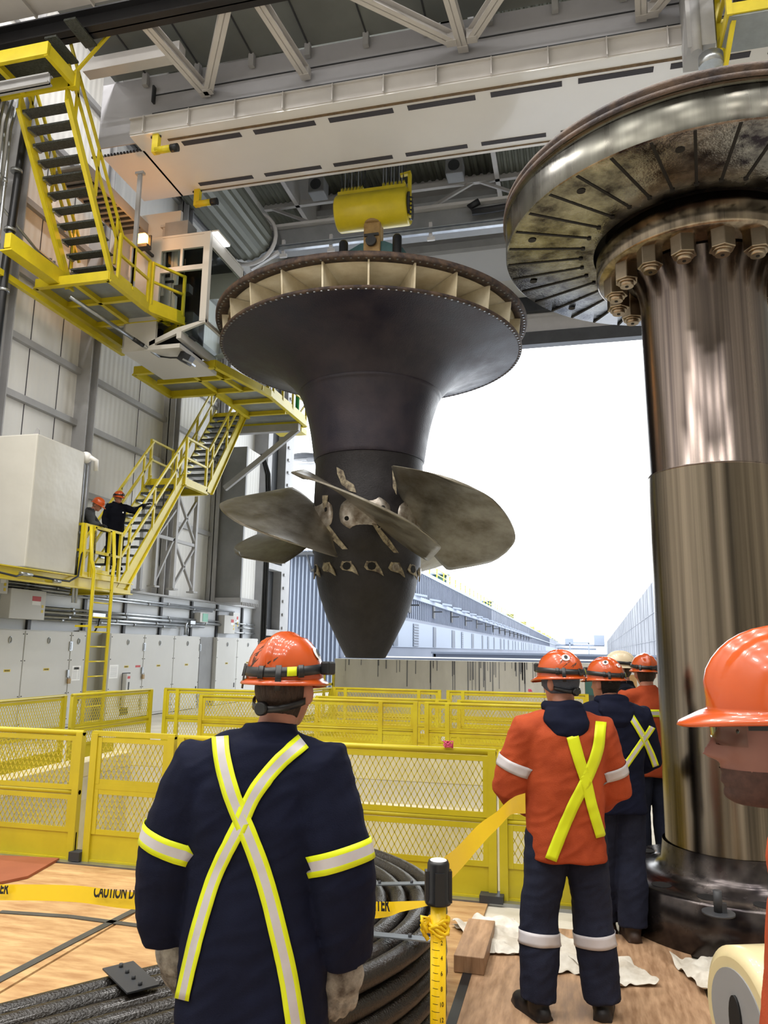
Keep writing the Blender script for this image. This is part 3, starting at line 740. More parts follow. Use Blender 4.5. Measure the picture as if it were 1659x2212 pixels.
for i in range(12):
    a=2*pi*i/12+.3; p=Vector((SX+1.33*cos(a),SY+1.33*sin(a),4.953)); m_=MB(); m_.tube([p,p+Vector((0,0,.006))],.03,16); m_.build('bolt_hole','slot_black',df)
# ================================================================ LEFT WALL: PLATFORMS, STAIRS, CAB
def stair(name, label, p_lo, p_hi, xn, xf, n, rails=('n','f'), rail_h=1.0, th=.24, post_n=3, toe=True):
    """straight flight in the Y direction between (y,z) low and (y,z) high, stringers at xn and xf"""
    t = thing(name, label, 'stair', ((xn+xf)/2, p_lo[0], p_lo[1]))
    (y0,z0),(y1,z1)=p_lo,p_hi
    for x in (xn,xf):
        m_=MB(); m_.bar((x,y0,z0),(x,y1,z1),.05,th,upv=(1,0,0)) if 0 else m_.prism([(x-.03,y0-.09,z0-th/2),(x-.03,y0+.25*(1 if y1>y0 else -1),z0-th/2),(x-.03,y1+.02,z1-th*.6),(x-.03,y1+.0,z1+th*.5)],(.05,0,0))
        m_.prism([(x-.08 if x==xf else x-.03,y0+.25*(1 if y1>y0 else -1),z0-th/2),(x-.08 if x==xf else x-.03,y1+.02,z1-th*.6),(x-.08 if x==xf else x-.03,y1+.02,z1-th*.6-.03),(x-.08 if x==xf else x-.03,y0+.27*(1 if y1>y0 else -1),z0-th/2-.03)],(.09,0,0))
        m_.build('stringer','yellow',t)
    for i in range(1,n):
        f=i/n; y=y0+(y1-y0)*f; z=z0+(z1-z0)*f
        m_=MB(); m_.bx(min(xn,xf)+.04,max(xn,xf)-.04,y-.12,y+.12,z-.02,z+.01); m_.bx(min(xn,xf)+.04,max(xn,xf)-.04,y-.125,y-.115,z-.03,z+.01)
        m_.build('tread','tread',t)
        m_=MB(); m_.box((xf+.06*(1 if xf<xn else -1),y,z-.04),(.06,.2,.04)); m_.build('tread_clip','galv',t)
    for s in rails:
        x = xn if s=='n' else xf
        for hh in (rail_h, rail_h*.55):
            m_=MB(); m_.bar((x,y0,z0+hh),(x,y1,z1+hh),.05,.05); m_.build('handrail','yellow',t)
        for q in range(post_n):
            f=(q+.3)/(post_n-.3); y=y0+(y1-y0)*f; z=z0+(z1-z0)*f
            m_=MB(); m_.bar((x,y,z-.05),(x,y,z+rail_h),.05,.05); m_.build('rail_post','yellow',t)
    return t
def guard(parent, pts, h=1.07, mid=.55, mt='yellow', n='guard_rail', posts=True, toe=0):
    for zz in (h,mid):
        for a,b_ in zip(pts,pts[1:]):
            m_=MB(); m_.bar(Vector(a)+Vector((0,0,zz)),Vector(b_)+Vector((0,0,zz)),.05,.05); m_.build(n,mt,parent)
    for a in pts:
        m_=MB(); m_.bar(a,Vector(a)+Vector((0,0,h+.025)),.06,.06); m_.build('rail_post',mt,parent)
    if toe:
        for a,b_ in zip(pts,pts[1:]):
            m_=MB(); m_.bar(Vector(a)+Vector((0,0,.06)),Vector(b_)+Vector((0,0,.06)),.02,.13); m_.build('toe_plate',mt,parent)
def deck(parent, poly, z, ribs, h=.2):
    m_=MB(); m_.prism([(x,y,z) for x,y in poly],(0,0,.03)); m_.build('deck_plate','deck_under',parent)
    n=len(poly)
    for i in range(n):
        a,b_=poly[i],poly[(i+1)%n]; m_=MB(); m_.bar((*a,z-h/2+.02),(*b_,z-h/2+.02),.04,h); m_.bar((*a,z-h+.03),(*b_,z-h+.03),.12,.025); m_.build('edge_beam','yellow',parent)
    for a,b_ in ribs:
        m_=MB(); m_.bar((*a,z-.06),(*b_,z-.06),.03,.12); m_.bar((*a,z-.12),(*b_,z-.12),.09,.02); m_.build('rib','yellow',parent)
# lower platform with ladder
lp = thing('lower_platform','yellow lower platform with rail carrying the big grey box and two workers','platform',(-10.1,13,3.0))
m_=MB(); m_.bx(-11.05,-9.5,8.5,15.0,3.08,3.12); m_.build('deck_plate','tread',lp)
m_=MB(); m_.ibeam((-9.5,8.5,3.0),(-9.5,15.0,3.0),.14,.24,.02); m_.build('edge_beam','yellow',lp)
m_=MB(); m_.ibeam((-11.0,15.0,3.0),(-9.5,15.0,3.0),.1,.24,.02); m_.ibeam((-11.0,11.0,3.0),(-9.5,11.0,3.0),.1,.2,.02); m_.build('end_beam','yellow',lp)
guard(lp,[(-9.5,13.25,3.1),(-9.5,13.48,3.1)],toe=1); guard(lp,[(-9.5,14.1,3.1),(-9.5,14.5,3.1)],toe=1)
guard(lp,[(-9.52,13.2,3.1),(-10.4,13.2,3.1)])
m_=MB()
for z in (3.65,4.16): m_.bar((-9.47,13.5,z),(-9.47,14.08,z),.05,.06)
for y in (13.53,14.05): m_.bar((-9.47,y,3.2),(-9.47,y,4.16),.05,.05)
m_.bar((-9.47,13.5,3.2),(-9.47,14.08,3.2),.04,.2); gt=m_.build('gate','yellow',lp)
for y in (13.50,14.10):
    m_=MB(); pts=[]
    for i in range(140): 
        a=i*pi/3.5; pts.append((-9.43+.022*cos(a),y+.022*sin(a),3.45+i*.0045))
    m_.tube(pts,.006,5); m_.build('gate_spring','black_plastic',gt)
ld = thing('ladder','yellow steel ladder from the floor up to the lower platform','ladder',(-9.3,13.75,0))
for y,s in ((13.36,-1),(14.0,1)):
    m_=MB(); m_.tube([(-9.3,y,0),(-9.3,y,3.15),(-9.3,y,3.25),(-9.33,y+s*.07,3.45),(-9.4,y+s*.07,4.15)],.036,10); m_.build('side_rail','yellow',ld)
for i in range(11):
    m_=MB(); m_.tube([(-9.3,13.36,.3+i*.29),(-9.3,14.0,.3+i*.29)],.014,8); m_.build('rung','yellow',ld)
for y in (13.36,14.0):
    m_=MB(); m_.bar((-9.3,y,2.15),(-9.62,y,2.15),.05,.04); m_.build('wall_tie','yellow',ld)
# big grey box
bx_=thing('equipment_box','big pale grey sheet metal box standing on the lower platform','box',(-10.3,12,3.12))
m_=MB(); m_.bx(-11.05,-9.52,11.64,13.07,3.13,5.62); m_.build('casing','box_grey',bx_,bevel=.03)
m_=MB(); m_.prism([(-9.66,11.7,5.6),(-9.54,11.7,5.6),(-9.56,11.7,5.70),(-9.6,11.7,5.74),(-9.64,11.7,5.70)],(0,.02,0)); m_.build('lifting_lug','grey_paint',bx_)
# shift: front face ends at y 10.2, facing the camera
for i,(px,lab) in enumerate(((176,'grey conduit running up the right edge of the big grey box'),(183,'second conduit beside the big grey box'))):
    y=13.2+i*.1
    m_=MB(); m_.tube([(-9.62,y,2.6),(-9.62,y,5.4),(-9.66,y-.05,5.5)],.025,8); m_.box((-9.62,y,4.0),(.07,.08,.04)); m_.box((-9.62,y,3.55),(.08,.08,.1)); tag(m_.build('conduit','galv'),lab,'conduit')
m_=MB(); m_.sphere((-9.6,13.2,5.55),(.12,.12,.12)); m_.tube([(-9.5,13.2,5.55),(-9.42,13.3,5.5),(-9.45,13.35,5.3)],.05,8); tag(m_.build('vent_fitting','white_label'),'lumpy white fitting at the top right corner of the grey box','fitting')
m_=MB(); m_.tube([(-9.45,11.6,3.0),(-9.42,12.3,2.98),(-9.4,12.75,2.98),(-9.4,13.0,3.1),(-9.5,13.2,3.6)],.02,8); m_.tube([(-9.41,11.4,3.0),(-9.41,11.7,3.0)],.035,8,mi=1); m_.tube([(-9.41,12.3,2.95),(-9.41,12.5,2.95)],.03,8,mi=1)
tag(m_.build('flexible_cable',['black_plastic','galv']),'black cable looping along the front of the lower platform beam','cable')
m_=MB(); m_.tube([(-9.4,10.2,3.3),(-9.4,10.9,2.97),(-9.4,11.3,2.94),(-9.4,11.45,2.99)],.02,8); tag(m_.build('hanging_cable','black_plastic'),'black cable sagging at the left end of the platform beam','cable')

# stairs
stair('lower_staircase','yellow steel stair rising from the lower platform to the small landing',(14.55,3.12),(17.0,5.95),-9.5,-10.4,13,post_n=3)
ml = thing('stair_landing','small yellow landing between the two flights','landing',(-10,17.6,5.9))
deck(ml,[(-9.45,17.0),(-9.45,18.2),(-10.5,18.2),(-10.5,17.0)],5.95,[])
guard(ml,[(-9.47,17.05,5.95),(-9.47,18.15,5.95)]); guard(ml,[(-10.48,17.05,5.95),(-10.48,18.15,5.95)])
stair('middle_staircase','yellow steel stair rising from the small landing to the walkway by the cab',(18.2,5.97),(20.35,8.75),-9.45,-10.4,13,post_n=3)
# trestle under the landing
tt = thing('support_trestle','grey cross braced steel trestle under the small landing','trestle',(-10,17.6,3.15))
for x,y in ((-9.9,16.6),(-9.9,17.5),(-9.9,18.55),(-10.9,17.6)):
    yt = 17.1 if y<17 else y
    m_=MB(); m_.bar((x,y if y!=16.6 else 16.6,3.18),(x,yt if y!=16.6 else 16.6,5.8 if y!=16.6 else 5.0),.1,.1); m_.box((x,y,3.2),(.22,.22,.04)); m_.build('post','grey_paint',tt)
for a,b_ in (((-9.9,17.5,3.25),(-9.9,18.55,4.4)),((-9.9,18.55,3.25),(-9.9,17.5,4.4)),((-9.9,17.5,4.5),(-9.9,18.55,5.7)),((-9.9,18.55,4.5),(-9.9,17.5,5.7)),((-9.9,16.6,3.25),(-9.9,17.5,4.6)),((-9.9,17.5,5.3),(-9.9,16.7,4.5))):
    m_=MB(); m_.bar(a,b_,.07,.05); m_.build('brace','grey_paint',tt)
m_=MB(); m_.bar((-9.9,16.4,4.45),(-9.9,18.6,4.45),.07,.08); m_.build('strut','grey_paint',tt)
# walkway at cab level (far part)
WZ=8.75
cwk = thing('cab_walkway','yellow framed walkway beside the cab leading to the door side','walkway',(-9.5,19,WZ))
poly=[(-10.7,16.35),(-8.45,16.35),(-7.95,18.7),(-7.95,21.6),(-10.4,21.6),(-10.4,20.4),(-9.35,20.4),(-9.35,18.2),(-10.7,18.2)]
deck(cwk,poly,WZ,[((-9.35,16.4),(-9.35,18.2)),((-10.6,17.3),(-8.3,17.3)),((-9.35,18.3),(-8,18.3)),((-9.35,19.3),(-8,19.3)),((-9.35,20.4),(-8,20.4)),((-8.8,16.4),(-8.6,18.3))],.22)
guard(cwk,[(-7.95,18.9,WZ),(-7.95,19.6,WZ),(-7.95,20.4,WZ),(-7.95,21.55,WZ),(-8.6,22.6,WZ)],toe=1)
m_=MB(); m_.bx(-9.0,-8.1,21.6,22.1,WZ-.32,WZ-.16); m_.build('far_step','yellow',cwk)
m_=MB(); m_.bar((-8.0,19.9,WZ-.3),(-8.0,19.9,WZ+.0),.06,.06); m_.bar((-8.02,18.6,WZ),(-7.9,18.62,WZ+.35),.05,.1); m_.build('bolt_plate','yellow',cwk)
bk = thing('wall_bracket','grey triangular steel bracket carrying the end of the cab walkway','bracket',(-9,21.2,8))
m_=MB(); m_.bx(-11.0,-8.0,21.05,21.25,8.3,8.52); m_.build('arm','grey_paint',bk)
m_=MB(); m_.bar((-8.05,21.15,8.35),(-10.4,21.2,6.6),.12,.16); m_.build('diagonal','grey_paint',bk)
m_=MB(); m_.tube([(-8.0,20.9,8.6),(-8.0,20.9,9.9)],.06,10); tag(m_.build('green_standpipe','tube_green'),'bright green upright tube at the corner of the walkway','tube')
m_=MB()
for q in range(3): m_.tube([(-10.0+q*.07,23.6,0),(-10.0+q*.07,23.6,6.5),(-10.1+q*.07,23.65,7.6),(-10.3+q*.05,23.6,8.3)],.035,8)
m_.box((-9.95,23.6,6.9),(.35,.08,.08),mi=1); tag(m_.build('cable_bundle',['black_plastic','galv']),'black cables running down beside the grey pier','cables')
# upper platform
UP=9.35
up_ = thing('upper_platform','yellow framed platform at the foot of the upper stair beside the cab','platform',(-9.6,13.5,UP))
poly=[(-10.35,11.55),(-10.35,12.55),(-9.2,12.75),(-8.5,13.1),(-7.65,13.35),(-8.6,15.1),(-9.95,16.1),(-10.9,16.1),(-10.9,11.55)]
deck(up_,[(-10.85,12.75),(-9.1,12.75),(-9.1,14.25),(-8.67,15.1),(-9.95,16.0),(-10.85,16.0)],UP,[((-10.85,13.8),(-9.1,13.8)),((-10.85,14.9),(-8.8,14.9)),((-10.0,12.75),(-10.0,16.0)),((-9.2,14.3),(-9.1,15.2))],.22)
m_=MB(); m_.bar((-10.35,11.3,UP+.05),(-10.35,12.9,UP+.05),.14,.3); m_.bar((-10.37,11.3,UP-.14),(-10.37,12.9,UP-.14),.26,.03); m_.build('edge_beam','yellow',up_)
m_=MB(); m_.bar((-10.75,11.4,UP-.4),(-10.75,15.9,UP-.4),.1,.12); m_.build('wall_beam','yellow',up_)
guard(up_,[(-9.1,13.05,UP),(-9.1,13.6,UP),(-9.1,14.2,UP)],h=1.0,toe=1); guard(up_,[(-9.07,14.3,UP),(-8.69,15.05,UP)],h=1.0,toe=1)
stair('upper_staircase','steep yellow stair with dark grating treads climbing to the top left corner',(13.35,9.45),(11.15,12.35),-9.25,-10.3,12,rails=('n','f'),post_n=3,th=.34)
# top landing
tl = thing('top_landing','yellow landing frame with grating at the top left corner','landing',(-9.8,10.5,12.4))
m_=MB(); m_.bx(-11.25,-9.15,10.45,11.15,12.62,12.66); m_.build('grating','tread',tl)
m_=MB(); m_.bx(-11.25,-9.1,11.12,11.2,12.38,12.62); m_.build('edge_beam','yellow',tl)
m_=MB(); m_.bx(-9.14,-9.06,10.35,11.2,12.38,12.64); m_.build('edge_beam','yellow',tl)
m_=MB(); m_.bx(-11.25,-9.06,10.33,10.41,12.4,12.66); m_.build('edge_beam','yellow',tl)
m_=MB(); m_.bar((-10.2,10.4,12.45),(-10.2,11.15,12.45),.1,.12); m_.build('rib','yellow',tl)
m_=MB(); m_.bx(-9.2,-9.03,11.12,11.24,12.36,12.7); m_.build('corner_box','yellow',tl)
m_=MB(); m_.bar((-9.15,11.2,12.7),(-8.35,11.2,13.53),.05,.05); m_.build('handrail','yellow',tl)
m_=MB(); m_.ibeam((-11.25,10.55,12.05),(-9.12,10.55,12.05),.14,.2,.03); tag(m_.build('grey_channel','grey_paint'),'grey steel beam end under the top left landing','beam')
for i in range(2):
    m_=MB(); m_.bx(-9.3+i*.38,-9.05+i*.38,10.5,11.18,12.9+i*.3,12.94+i*.3); m_.build('tread','tread',tl)
# amber beacon
bn = thing('warning_beacon','glowing amber warning light near the cab','beacon',(-9.4,14.0,10.6))
P=at(308,517,Y=14.4)
m_=MB(); m_.box(P,(.22,.16,.24)); m_.build('lens','beacon',bn,bevel=.03)
m_=MB(); m_.box(P+Vector((.02,.05,-.17)),(.26,.2,.08)); m_.box(P+Vector((0,.12,0)),(.3,.04,.3)); m_.bx(P.x-.03,P.x+.03,P.y+.12,15.21,P.z-.2,P.z-.14); m_.build('bracket','dark_steel',bn)
l=bpy.data.lights.new('beacon_light','POINT'); l.energy=22; l.color=(1,.42,.1); l.shadow_soft_size=.15
o=bpy.data.objects.new('beacon_light',l); C.objects.link(o); o.parent=bn; o.matrix_parent_inverse=basis(bn).inverted(); o.location=P+Vector((0,-.35,0))
# wall behind beacon: access door box and hanger rods
ab = thing('access_booth','pale access door panel between the upper platform and the cab','door panel',(-10,15.2,UP))
m_=MB(); m_.bx(-10.9,-9.0,15.2,15.3,UP,12.2); m_.build('panel','cab_white',ab)
m_=MB(); m_.bx(-9.75,-9.1,15.16,15.2,UP+.05,11.3); m_.bx(-9.7,-9.15,15.14,15.17,10.45,11.2,1); m_.bx(-9.8,-9.05,15.14,15.18,10.3,10.36,1); m_.build('door',['crane_cream2','cab_dark'],ab)
for (a,b_,lab) in ((at(303,375,Y=13.6),at(285,620,Y=13.6),'thin grey hanger rod in front of the amber light'),(at(357,490,Y=15),at(350,640,Y=15),'thin grey hanger rod left of the cab window')):
    m_=MB(); m_.bar(a,b_,.09,.06); m_.box(a,(.2,.1,.06)); tag(m_.build('hanger_rod','grey_paint'),lab,'rod')
# walkway grating & beams behind the upper stair rail
m_=MB(); a=at(215,345,X=-10.2); 
m_.bx(-10.6,-9.9,12.6,15.2,11.75,11.8)
for i in range(12): m_.bx(-10.6,-9.9,12.7+i*.2,12.75+i*.2,11.7,11.76,1)
m_.bx(-9.9,-9.86,12.6,15.2,11.7,11.95,0); m_.bx(-10.64,-10.6,12.6,15.2,11.7,11.95,0)
tag(m_.build('slatted_walkway',['grey_paint','dark_steel']),'grey slatted walkway between the upper stair and the crane girder','walkway')
m_=MB(); 
for i in range(16): m_.bx(-10.2+i*.08,-10.16+i*.08,13.3,13.34,12.49,12.53)
tag(m_.build('hazard_strip','black_plastic'),'row of black dashes along the left end edge of the crane girder','marking strip')

# operator cab
cab = thing('operator_cab','white crane operator cab with large tilted windows','cab',(-9.2,15.8,8.6))
Yn,Yf=14.87,16.75; XL,XR=-10.1,-8.0; ZT,ZM,ZF=11.3,9.1,8.62
q=at(390,716,Y=Yn); XB=q.x; ZB_=q.z
s=.07
m_=MB()
# near wall frame: posts and rails, window openings
m_.bx(XL+.01,XR-.01,Yn+.006,Yn+.075,ZT-.32,ZT-.004)
m_.bx(XR-.16,XR,Yn,Yn+.08,ZM,ZT); m_.bx(XL,XL+.85,Yn,Yn+.08,ZF,ZT); m_.bx(XL+.01,XR-.01,Yn+.006,Yn+.075,10.42,10.54); m_.bx(-8.75,-8.69,Yn,Yn+.06,10.54,11.0)
m_.prism([(XR,Yn,ZM),(XR-.16,Yn,ZM+.02),(XB-.1,Yn,ZB_+.1),(XB,Yn,ZB_)],(0,.08,0))
m_.prism([(XB,Yn,ZB_),(XB-.1,Yn,ZB_+.1),(-9.4,Yn,ZF+.1),(-9.4,Yn,ZF),],(0,.08,0))
m_.bx(XL+.01,-9.41,Yn+.006,Yn+.075,ZF+.002,ZF+.1)
m_.build('near_wall','cab_white',cab)
m_=MB(); m_.bx(XR-.07,XR-.004,Yn+.13,Yf,ZT-.28,ZT-.004); m_.bx(XR-.07,XR,Yf-.1,Yf,ZM,ZT); m_.bx(XR-.07,XR,Yn,Yf,ZM-.02,ZM+.06); m_.bx(XR-.08,XR+.004,Yn+.085,Yn+.13,ZM,ZT)
m_.prism([(XR,Yf-.08,ZM),(XB,Yf-.08,ZB_),(XB-.1,Yf-.08,ZB_+.1),(XR-.14,Yf-.08,ZM+.1)],(0,.08,0))
m_.bx(XB-.1,XB+.02,Yn,Yf,ZB_-.16,ZB_+.05)
m_.build('side_frame','cab_white',cab)
m_=MB(); m_.bx(XL,XR,Yn,Yf,ZT,ZT+.05); m_.build('roof','cab_white',cab)
m_=MB(); m_.bx(XL,XB,Yn,Yf,ZF-.1,ZF+.0); m_.bx(XL,XL+.05,Yn,Yf,ZF,ZT); m_.bx(XL,XR,Yf-.04,Yf,10.6,ZT); m_.build('floor_pan','cab_white',cab)
m_=MB(); m_.bx(XL+.06,XL+.08,Yn+.1,Yf-.06,ZF+.02,ZT-.02); m_.bx(XL+.08,XR-.2,Yn+.1,Yf-.06,ZT-.04,ZT-.01); m_.bx(XL+.08,-9.0,Yf-.08,Yf-.05,ZF,ZT-.05); m_.bx(XL+.08,XB-.15,Yn+.12,Yf-.08,ZF+.01,ZF+.03); m_.build('shade_liner','cab_dark',cab)  # dark liners added so the inside of the cab reads as shaded
m_=MB(); m_.bx(XL+.55,XR-.16,Yn+.03,Yn+.045,ZF+.5,10.42); m_.bx(-9.55,-8.75,Yn+.03,Yn+.04,10.54,11.0); m_.bx(-8.69,-8.16,Yn+.03,Yn+.04,10.54,11.0)
m_.build('near_window','glass',cab)
m_=MB(); m_.bx(XR-.04,XR-.025,Yn+.1,Yf-.1,ZM+.05,ZT-.28); m_.build('side_window','glass',cab)
m_=MB(); m_.prism([(XR-.03,Yn+.06,ZM),(XB-.03,Yn+.06,ZB_),(XB-.03,Yf-.06,ZB_),(XR-.03,Yf-.06,ZM)],(.012,0,-.012)); m_.build('foot_window','glass',cab)
m_=MB(); m_.bx(-9.7,-9.0,15.6,16.2,ZF+.05,ZF+.55); m_.bx(-9.75,-9.55,15.55,16.25,ZF+.5,10.2); m_.build('operator_seat','cab_dark',cab)
m_=MB(); m_.bx(-8.9,-8.5,15.2,15.5,ZF+.3,ZF+.9); m_.bx(-9.0,-8.6,15.1,15.3,10.0,10.2); m_.bar((-8.8,15.2,10.2),(-8.8,15.2,10.9),.03,.03); m_.build('console','cab_dark',cab)
m_=MB(); m_.bx(-9.3,-8.3,15.5,15.8,11.35,11.65); m_.bx(-9.2,-8.6,Yn,15.3,11.35,11.7); m_.build('roof_unit','steel_grey',cab)
m_=MB(); m_.bx(-8.02,-7.84,14.95,15.6,11.36,11.40); m_.bx(-8.0,-7.86,14.95,15.6,11.33,11.36,1); 
m_.build('sign_light',['cab_white','lamp_white'],cab)
fl_=thing('floodlight','black floodlight under the cab floor','floodlight',(-9.3,16.6,8.3))
P=at(402,770,Z=8.42)
m_=MB(); m_.box(P+Vector((0,0,-.05)),(.3,.2,.22),mtx=Matrix.Rotation(.5,4,'Y')); m_.bar(P,P+Vector((-.1,0,.25)),.08,.05); m_.build('housing','black_plastic',fl_)
m_=MB(); m_.box(P+Vector((.1,-.02,-.17)),(.28,.18,.04),mtx=Matrix.Rotation(.5,4,'Y')); m_.build('lens','galv',fl_)
m_=MB(); pa,pb=at(150,640,Z=9.0),at(345,770,Z=8.5); m_.tube([pa,pa+(pb-pa)*.75],.045,10); m_.tube([pa+(pb-pa)*.68,pa+(pb-pa)*.8],.05,10,mi=1); m_.tube([pa+(pb-pa)*.75,pb],.04,10)
m_.tube([pb,P+Vector((-.4,0,.0)),P+Vector((-.1,0,-.02))],.02,8,mi=1)
tag(m_.build('feed_conduit',['galv','black_plastic']),'shiny conduit running diagonally under the upper platform and cab','conduit')
m_=MB(); a=at(105,600,X=-10.9)
for q in (0,.12): m_.tube([a+Vector((0,q,.45)),a+Vector((0,q,-.35))],.035,8)
m_.tube([a+Vector((.05,-2.2,.9)),a+Vector((.1,-.6,.35)),a+Vector((.1,.2,.3)),a+Vector((.1,1.4,.55))],.03,8)
tag(m_.build('conduit_stub','galv'),'two short grey conduits hanging below the upper platform at the wall','conduit')

# big black riser and conduits at the left edge
for i,(y,r_,mt,lab) in enumerate(((11.75,.085,'black_plastic','thick black riser pipe on the left wall'),(11.5,.035,'galv','grey conduit left of the thick black riser'),(11.35,.035,'galv','second grey conduit left of the black riser'),(11.2,.03,'galv','third grey conduit from the black riser'),(11.05,.05,'dark_steel','dark conduit at the left edge of the wall'))):
    x=-10.75
    m_=MB(); m_.tube([(x,y-.0,3.3),(x,y+.0,9.0),(x,y+.12 if i==0 else y,12.0),(x-.1,y+.3,13.4)],r_,12)
    if i==0:
        for z in (6.2,8.6,9.9,11.2): m_.tube([(x,y+.02,z),(x,y+.02,z+.06)],r_+.03,12,mi=1)
    else:
        for z in (7.4,9.4,10.8): m_.tube([(x,y,z),(x,y,z+.1)],r_+.012,10,mi=1)
    tag(m_.build('riser_pipe',[mt,'galv']),lab,'pipe')
# ---------------- cabinets
seams=[9.6,11.2,12.68,13.35,14.86,15.45]
CZ=2.08
def cabinet(y0,y1,label,door=True,side_open=False,extra=None,xf=-10.78):
    t=thing('switch_cabinet',label,'cabinet',(-11,(y0+y1)/2,0))
    m_=MB(); m_.bx(-11.08,xf-.02,y0,y1,.02,CZ-.01); m_.build('body','cabinet',t)
    m_=MB(); m_.bx(xf-.02,xf,y0+.015,y1-.015,.08,CZ-.03); 
    for z in (.2,.75,1.45,1.98):
        for y in (y0+.05,y1-.05): m_.tube([(xf,y,z),(xf+.012,y,z)],.012,8,mi=1)
    d=m_.build('door',['cabinet','cab_dark'],t,bevel=.004)
    yc=(y0+y1)/2
    m_=MB(); m_.tube([(xf+.01,yc+.035*cos(a*pi/8),1.86+.06*sin(a*pi/8)) for a in range(16)],.01,6,closed=True); m_.build('door_handle','galv',d)
    m_=MB(); m_.bx(xf,xf+.004,yc-.09,yc+.09,1.24,1.29); 
    for q in range(6): m_.bx(xf+.004,xf+.006,yc-.07+q*.024,yc-.055+q*.024,1.25,1.28,1)
    m_.build('warning_label',['yellow_label','ink'],d)
    if extra:
        for kind in extra:
            if kind=='paper':
                m_=MB(); m_.bx(xf,xf+.004,y1-.42,y1-.12,1.0,1.32)
                for q in range(9): m_.bx(xf+.004,xf+.005,y1-.40,y1-.24,1.04+q*.028,1.048+q*.028,1); m_.bx(xf+.004,xf+.005,y1-.21,y1-.14,1.04+q*.028,1.048+q*.028,1)
                m_.build('notice_sheet',['white_label','grey_paint'],d)
            if kind=='paper0':
                m_=MB(); m_.bx(xf,xf+.004,y0+.04,y0+.4,1.0,1.32)
                for q in range(9): m_.bx(xf+.004,xf+.005,y0+.08,y0+.36,1.04+q*.028,1.048+q*.028,1)
                m_.build('notice_sheet',['white_label','grey_paint'],d)
            if kind=='lock':
                m_=MB(); m_.box((xf+.02,y1-.04,1.16),(.03,.06,.16)); m_.tube([(xf+.04,y1-.02,1.08+0*a),(xf+.05,y1+.03,1.02)],.02,8,mi=1) if 0 else m_.box((xf+.03,y1,1.0),(.03,.09,.11),mi=1)
                m_.tube([(xf+.03,y1+.03*cos(a*pi/6),1.06+.05*sin(a*pi/6)) for a in range(12)],.009,6,closed=True); m_.build('padlock',['galv','tan_metal'],d)
            if kind=='latch':
                for z in (.35,1.75):
                    m_=MB(); m_.bx(xf,xf+.02,y1-.05,y1+.05,z-.1,z+.1); m_.bx(xf+.02,xf+.03,y1-.02,y1+.02,z-.08,z+.08); m_.build('hinge','galv',d)
            if kind=='disc':
                yy_=y0+(y1-y0)*.5
                m_=MB(); m_.bx(xf,xf+.004,yy_-.16,yy_+.2,.1,1.12,1); m_.bx(xf+.003,xf+.12,yy_-.14,yy_+.05,.3,1.1,0); m_.bx(xf+.12,xf+.124,yy_-.1,yy_+.01,.98,1.04,2); m_.bx(xf+.12,xf+.125,yy_-.06,yy_-.01,.7,.9,1); m_.build('disconnect_switch',['cabinet','cab_dark','red_label'],t)
            if kind=='red':
                m_=MB(); m_.bx(xf,xf+.004,y1-.34,y1-.12,1.24,1.29); m_.build('danger_label','red_label',d)
            if kind=='slot':
                m_=MB(); m_.bx(xf,xf+.01,y1-.16,y1-.1,.5,.64); m_.build('door_pull','cab_dark',d)
    return t
cabinet(9.8,11.3,'grey cabinet at the far left of the row, cut by the photo edge')
cabinet(11.3,12.55,'second wide grey cabinet at the left edge, left of the first full door')
cabinet(12.55,13.38,'grey cabinet door at the left edge of the photo, beside the wide one')
cabinet(13.38,14.86,'wide grey cabinet left of the yellow ladder',extra=('latch','lock'))
cabinet(14.86,15.4,'narrow grey cabinet with white notice sheet directly left of the ladder',extra=('paper','slot'))
cabinet(16.35,17.85,'grey cabinet with notice sheet and switch right of the ladder',extra=('paper0','disc','red','latch','lock'))
cabinet(17.85,19.38,'plain grey cabinet, second to the right of the ladder')
cabinet(19.38,20.9,'plain grey cabinet just left of the open dark one',extra=('slot','latch'))
cabinet(22.0,23.5,'grey cabinet right of the dark recess',extra=('slot',))
cabinet(23.5,25.2,'last grey cabinet of the row behind the orange helmet')
t=thing('recess_panel','olive grey recessed panel behind the yellow ladder','panel',(-11,15.9,0))
m_=MB(); m_.bx(-11.09,-10.98,15.4,16.35,0,2.1); m_.build('panel','cabinet_side',t)
m_=MB(); m_.bx(-10.98,-10.78,16.3,16.36,0,2.06)
m_.build('side_plate','cabinet_side',t)
t=thing('open_cabinet','dark grey cabinet side turned open in the row of cabinets','cabinet',(-11,21.4,0))
m_=MB(); m_.bx(-11.08,-10.9,20.9,22.0,0,2.06); m_.build('body','steel_grey',t)
m_=MB(); m_.bx(-10.9,-10.78,20.92,20.96,.1,2.0); m_.build('door','steel_grey',t)
# electrical boxes
def ebox(y0,y1,z0,z1,label,d=.25,tags=True):
    t=thing('electrical_box',label,'electrical box',(-11,(y0+y1)/2,z0))
    m_=MB(); m_.bx(-11.095,-11.1+d,y0,y1,z0,z1); b_=m_.build('casing','cabinet',t,bevel=.01)
    x=-11.1+d
    m_=MB(); m_.bx(x,x+.004,y1-.4*(y1-y0),y1-.15*(y1-y0),z1-.22,z1-.12,0); m_.bx(x,x+.003,y1-.4*(y1-y0),y1-.15*(y1-y0),z1-.3,z1-.22,1); m_.build('danger_label',['red_label','white_label'],b_)
    m_=MB(); m_.bx(x,x+.004,y1-.12,y1-.06,z1-.35,z1-.29); m_.build('sticker','yellow_label',b_); m_=MB(); m_.bx(x,x+.004,y1-.12,y1-.06,z1-.45,z1-.39); m_.build('sticker','yellow_label',b_)
ebox(12.95,14.0,2.28,2.88,'pale electrical box with red danger label at the left edge above the cabinets')
ebox(12.3,12.85,2.75,3.25,'small electrical box cut by the left edge under the platform')
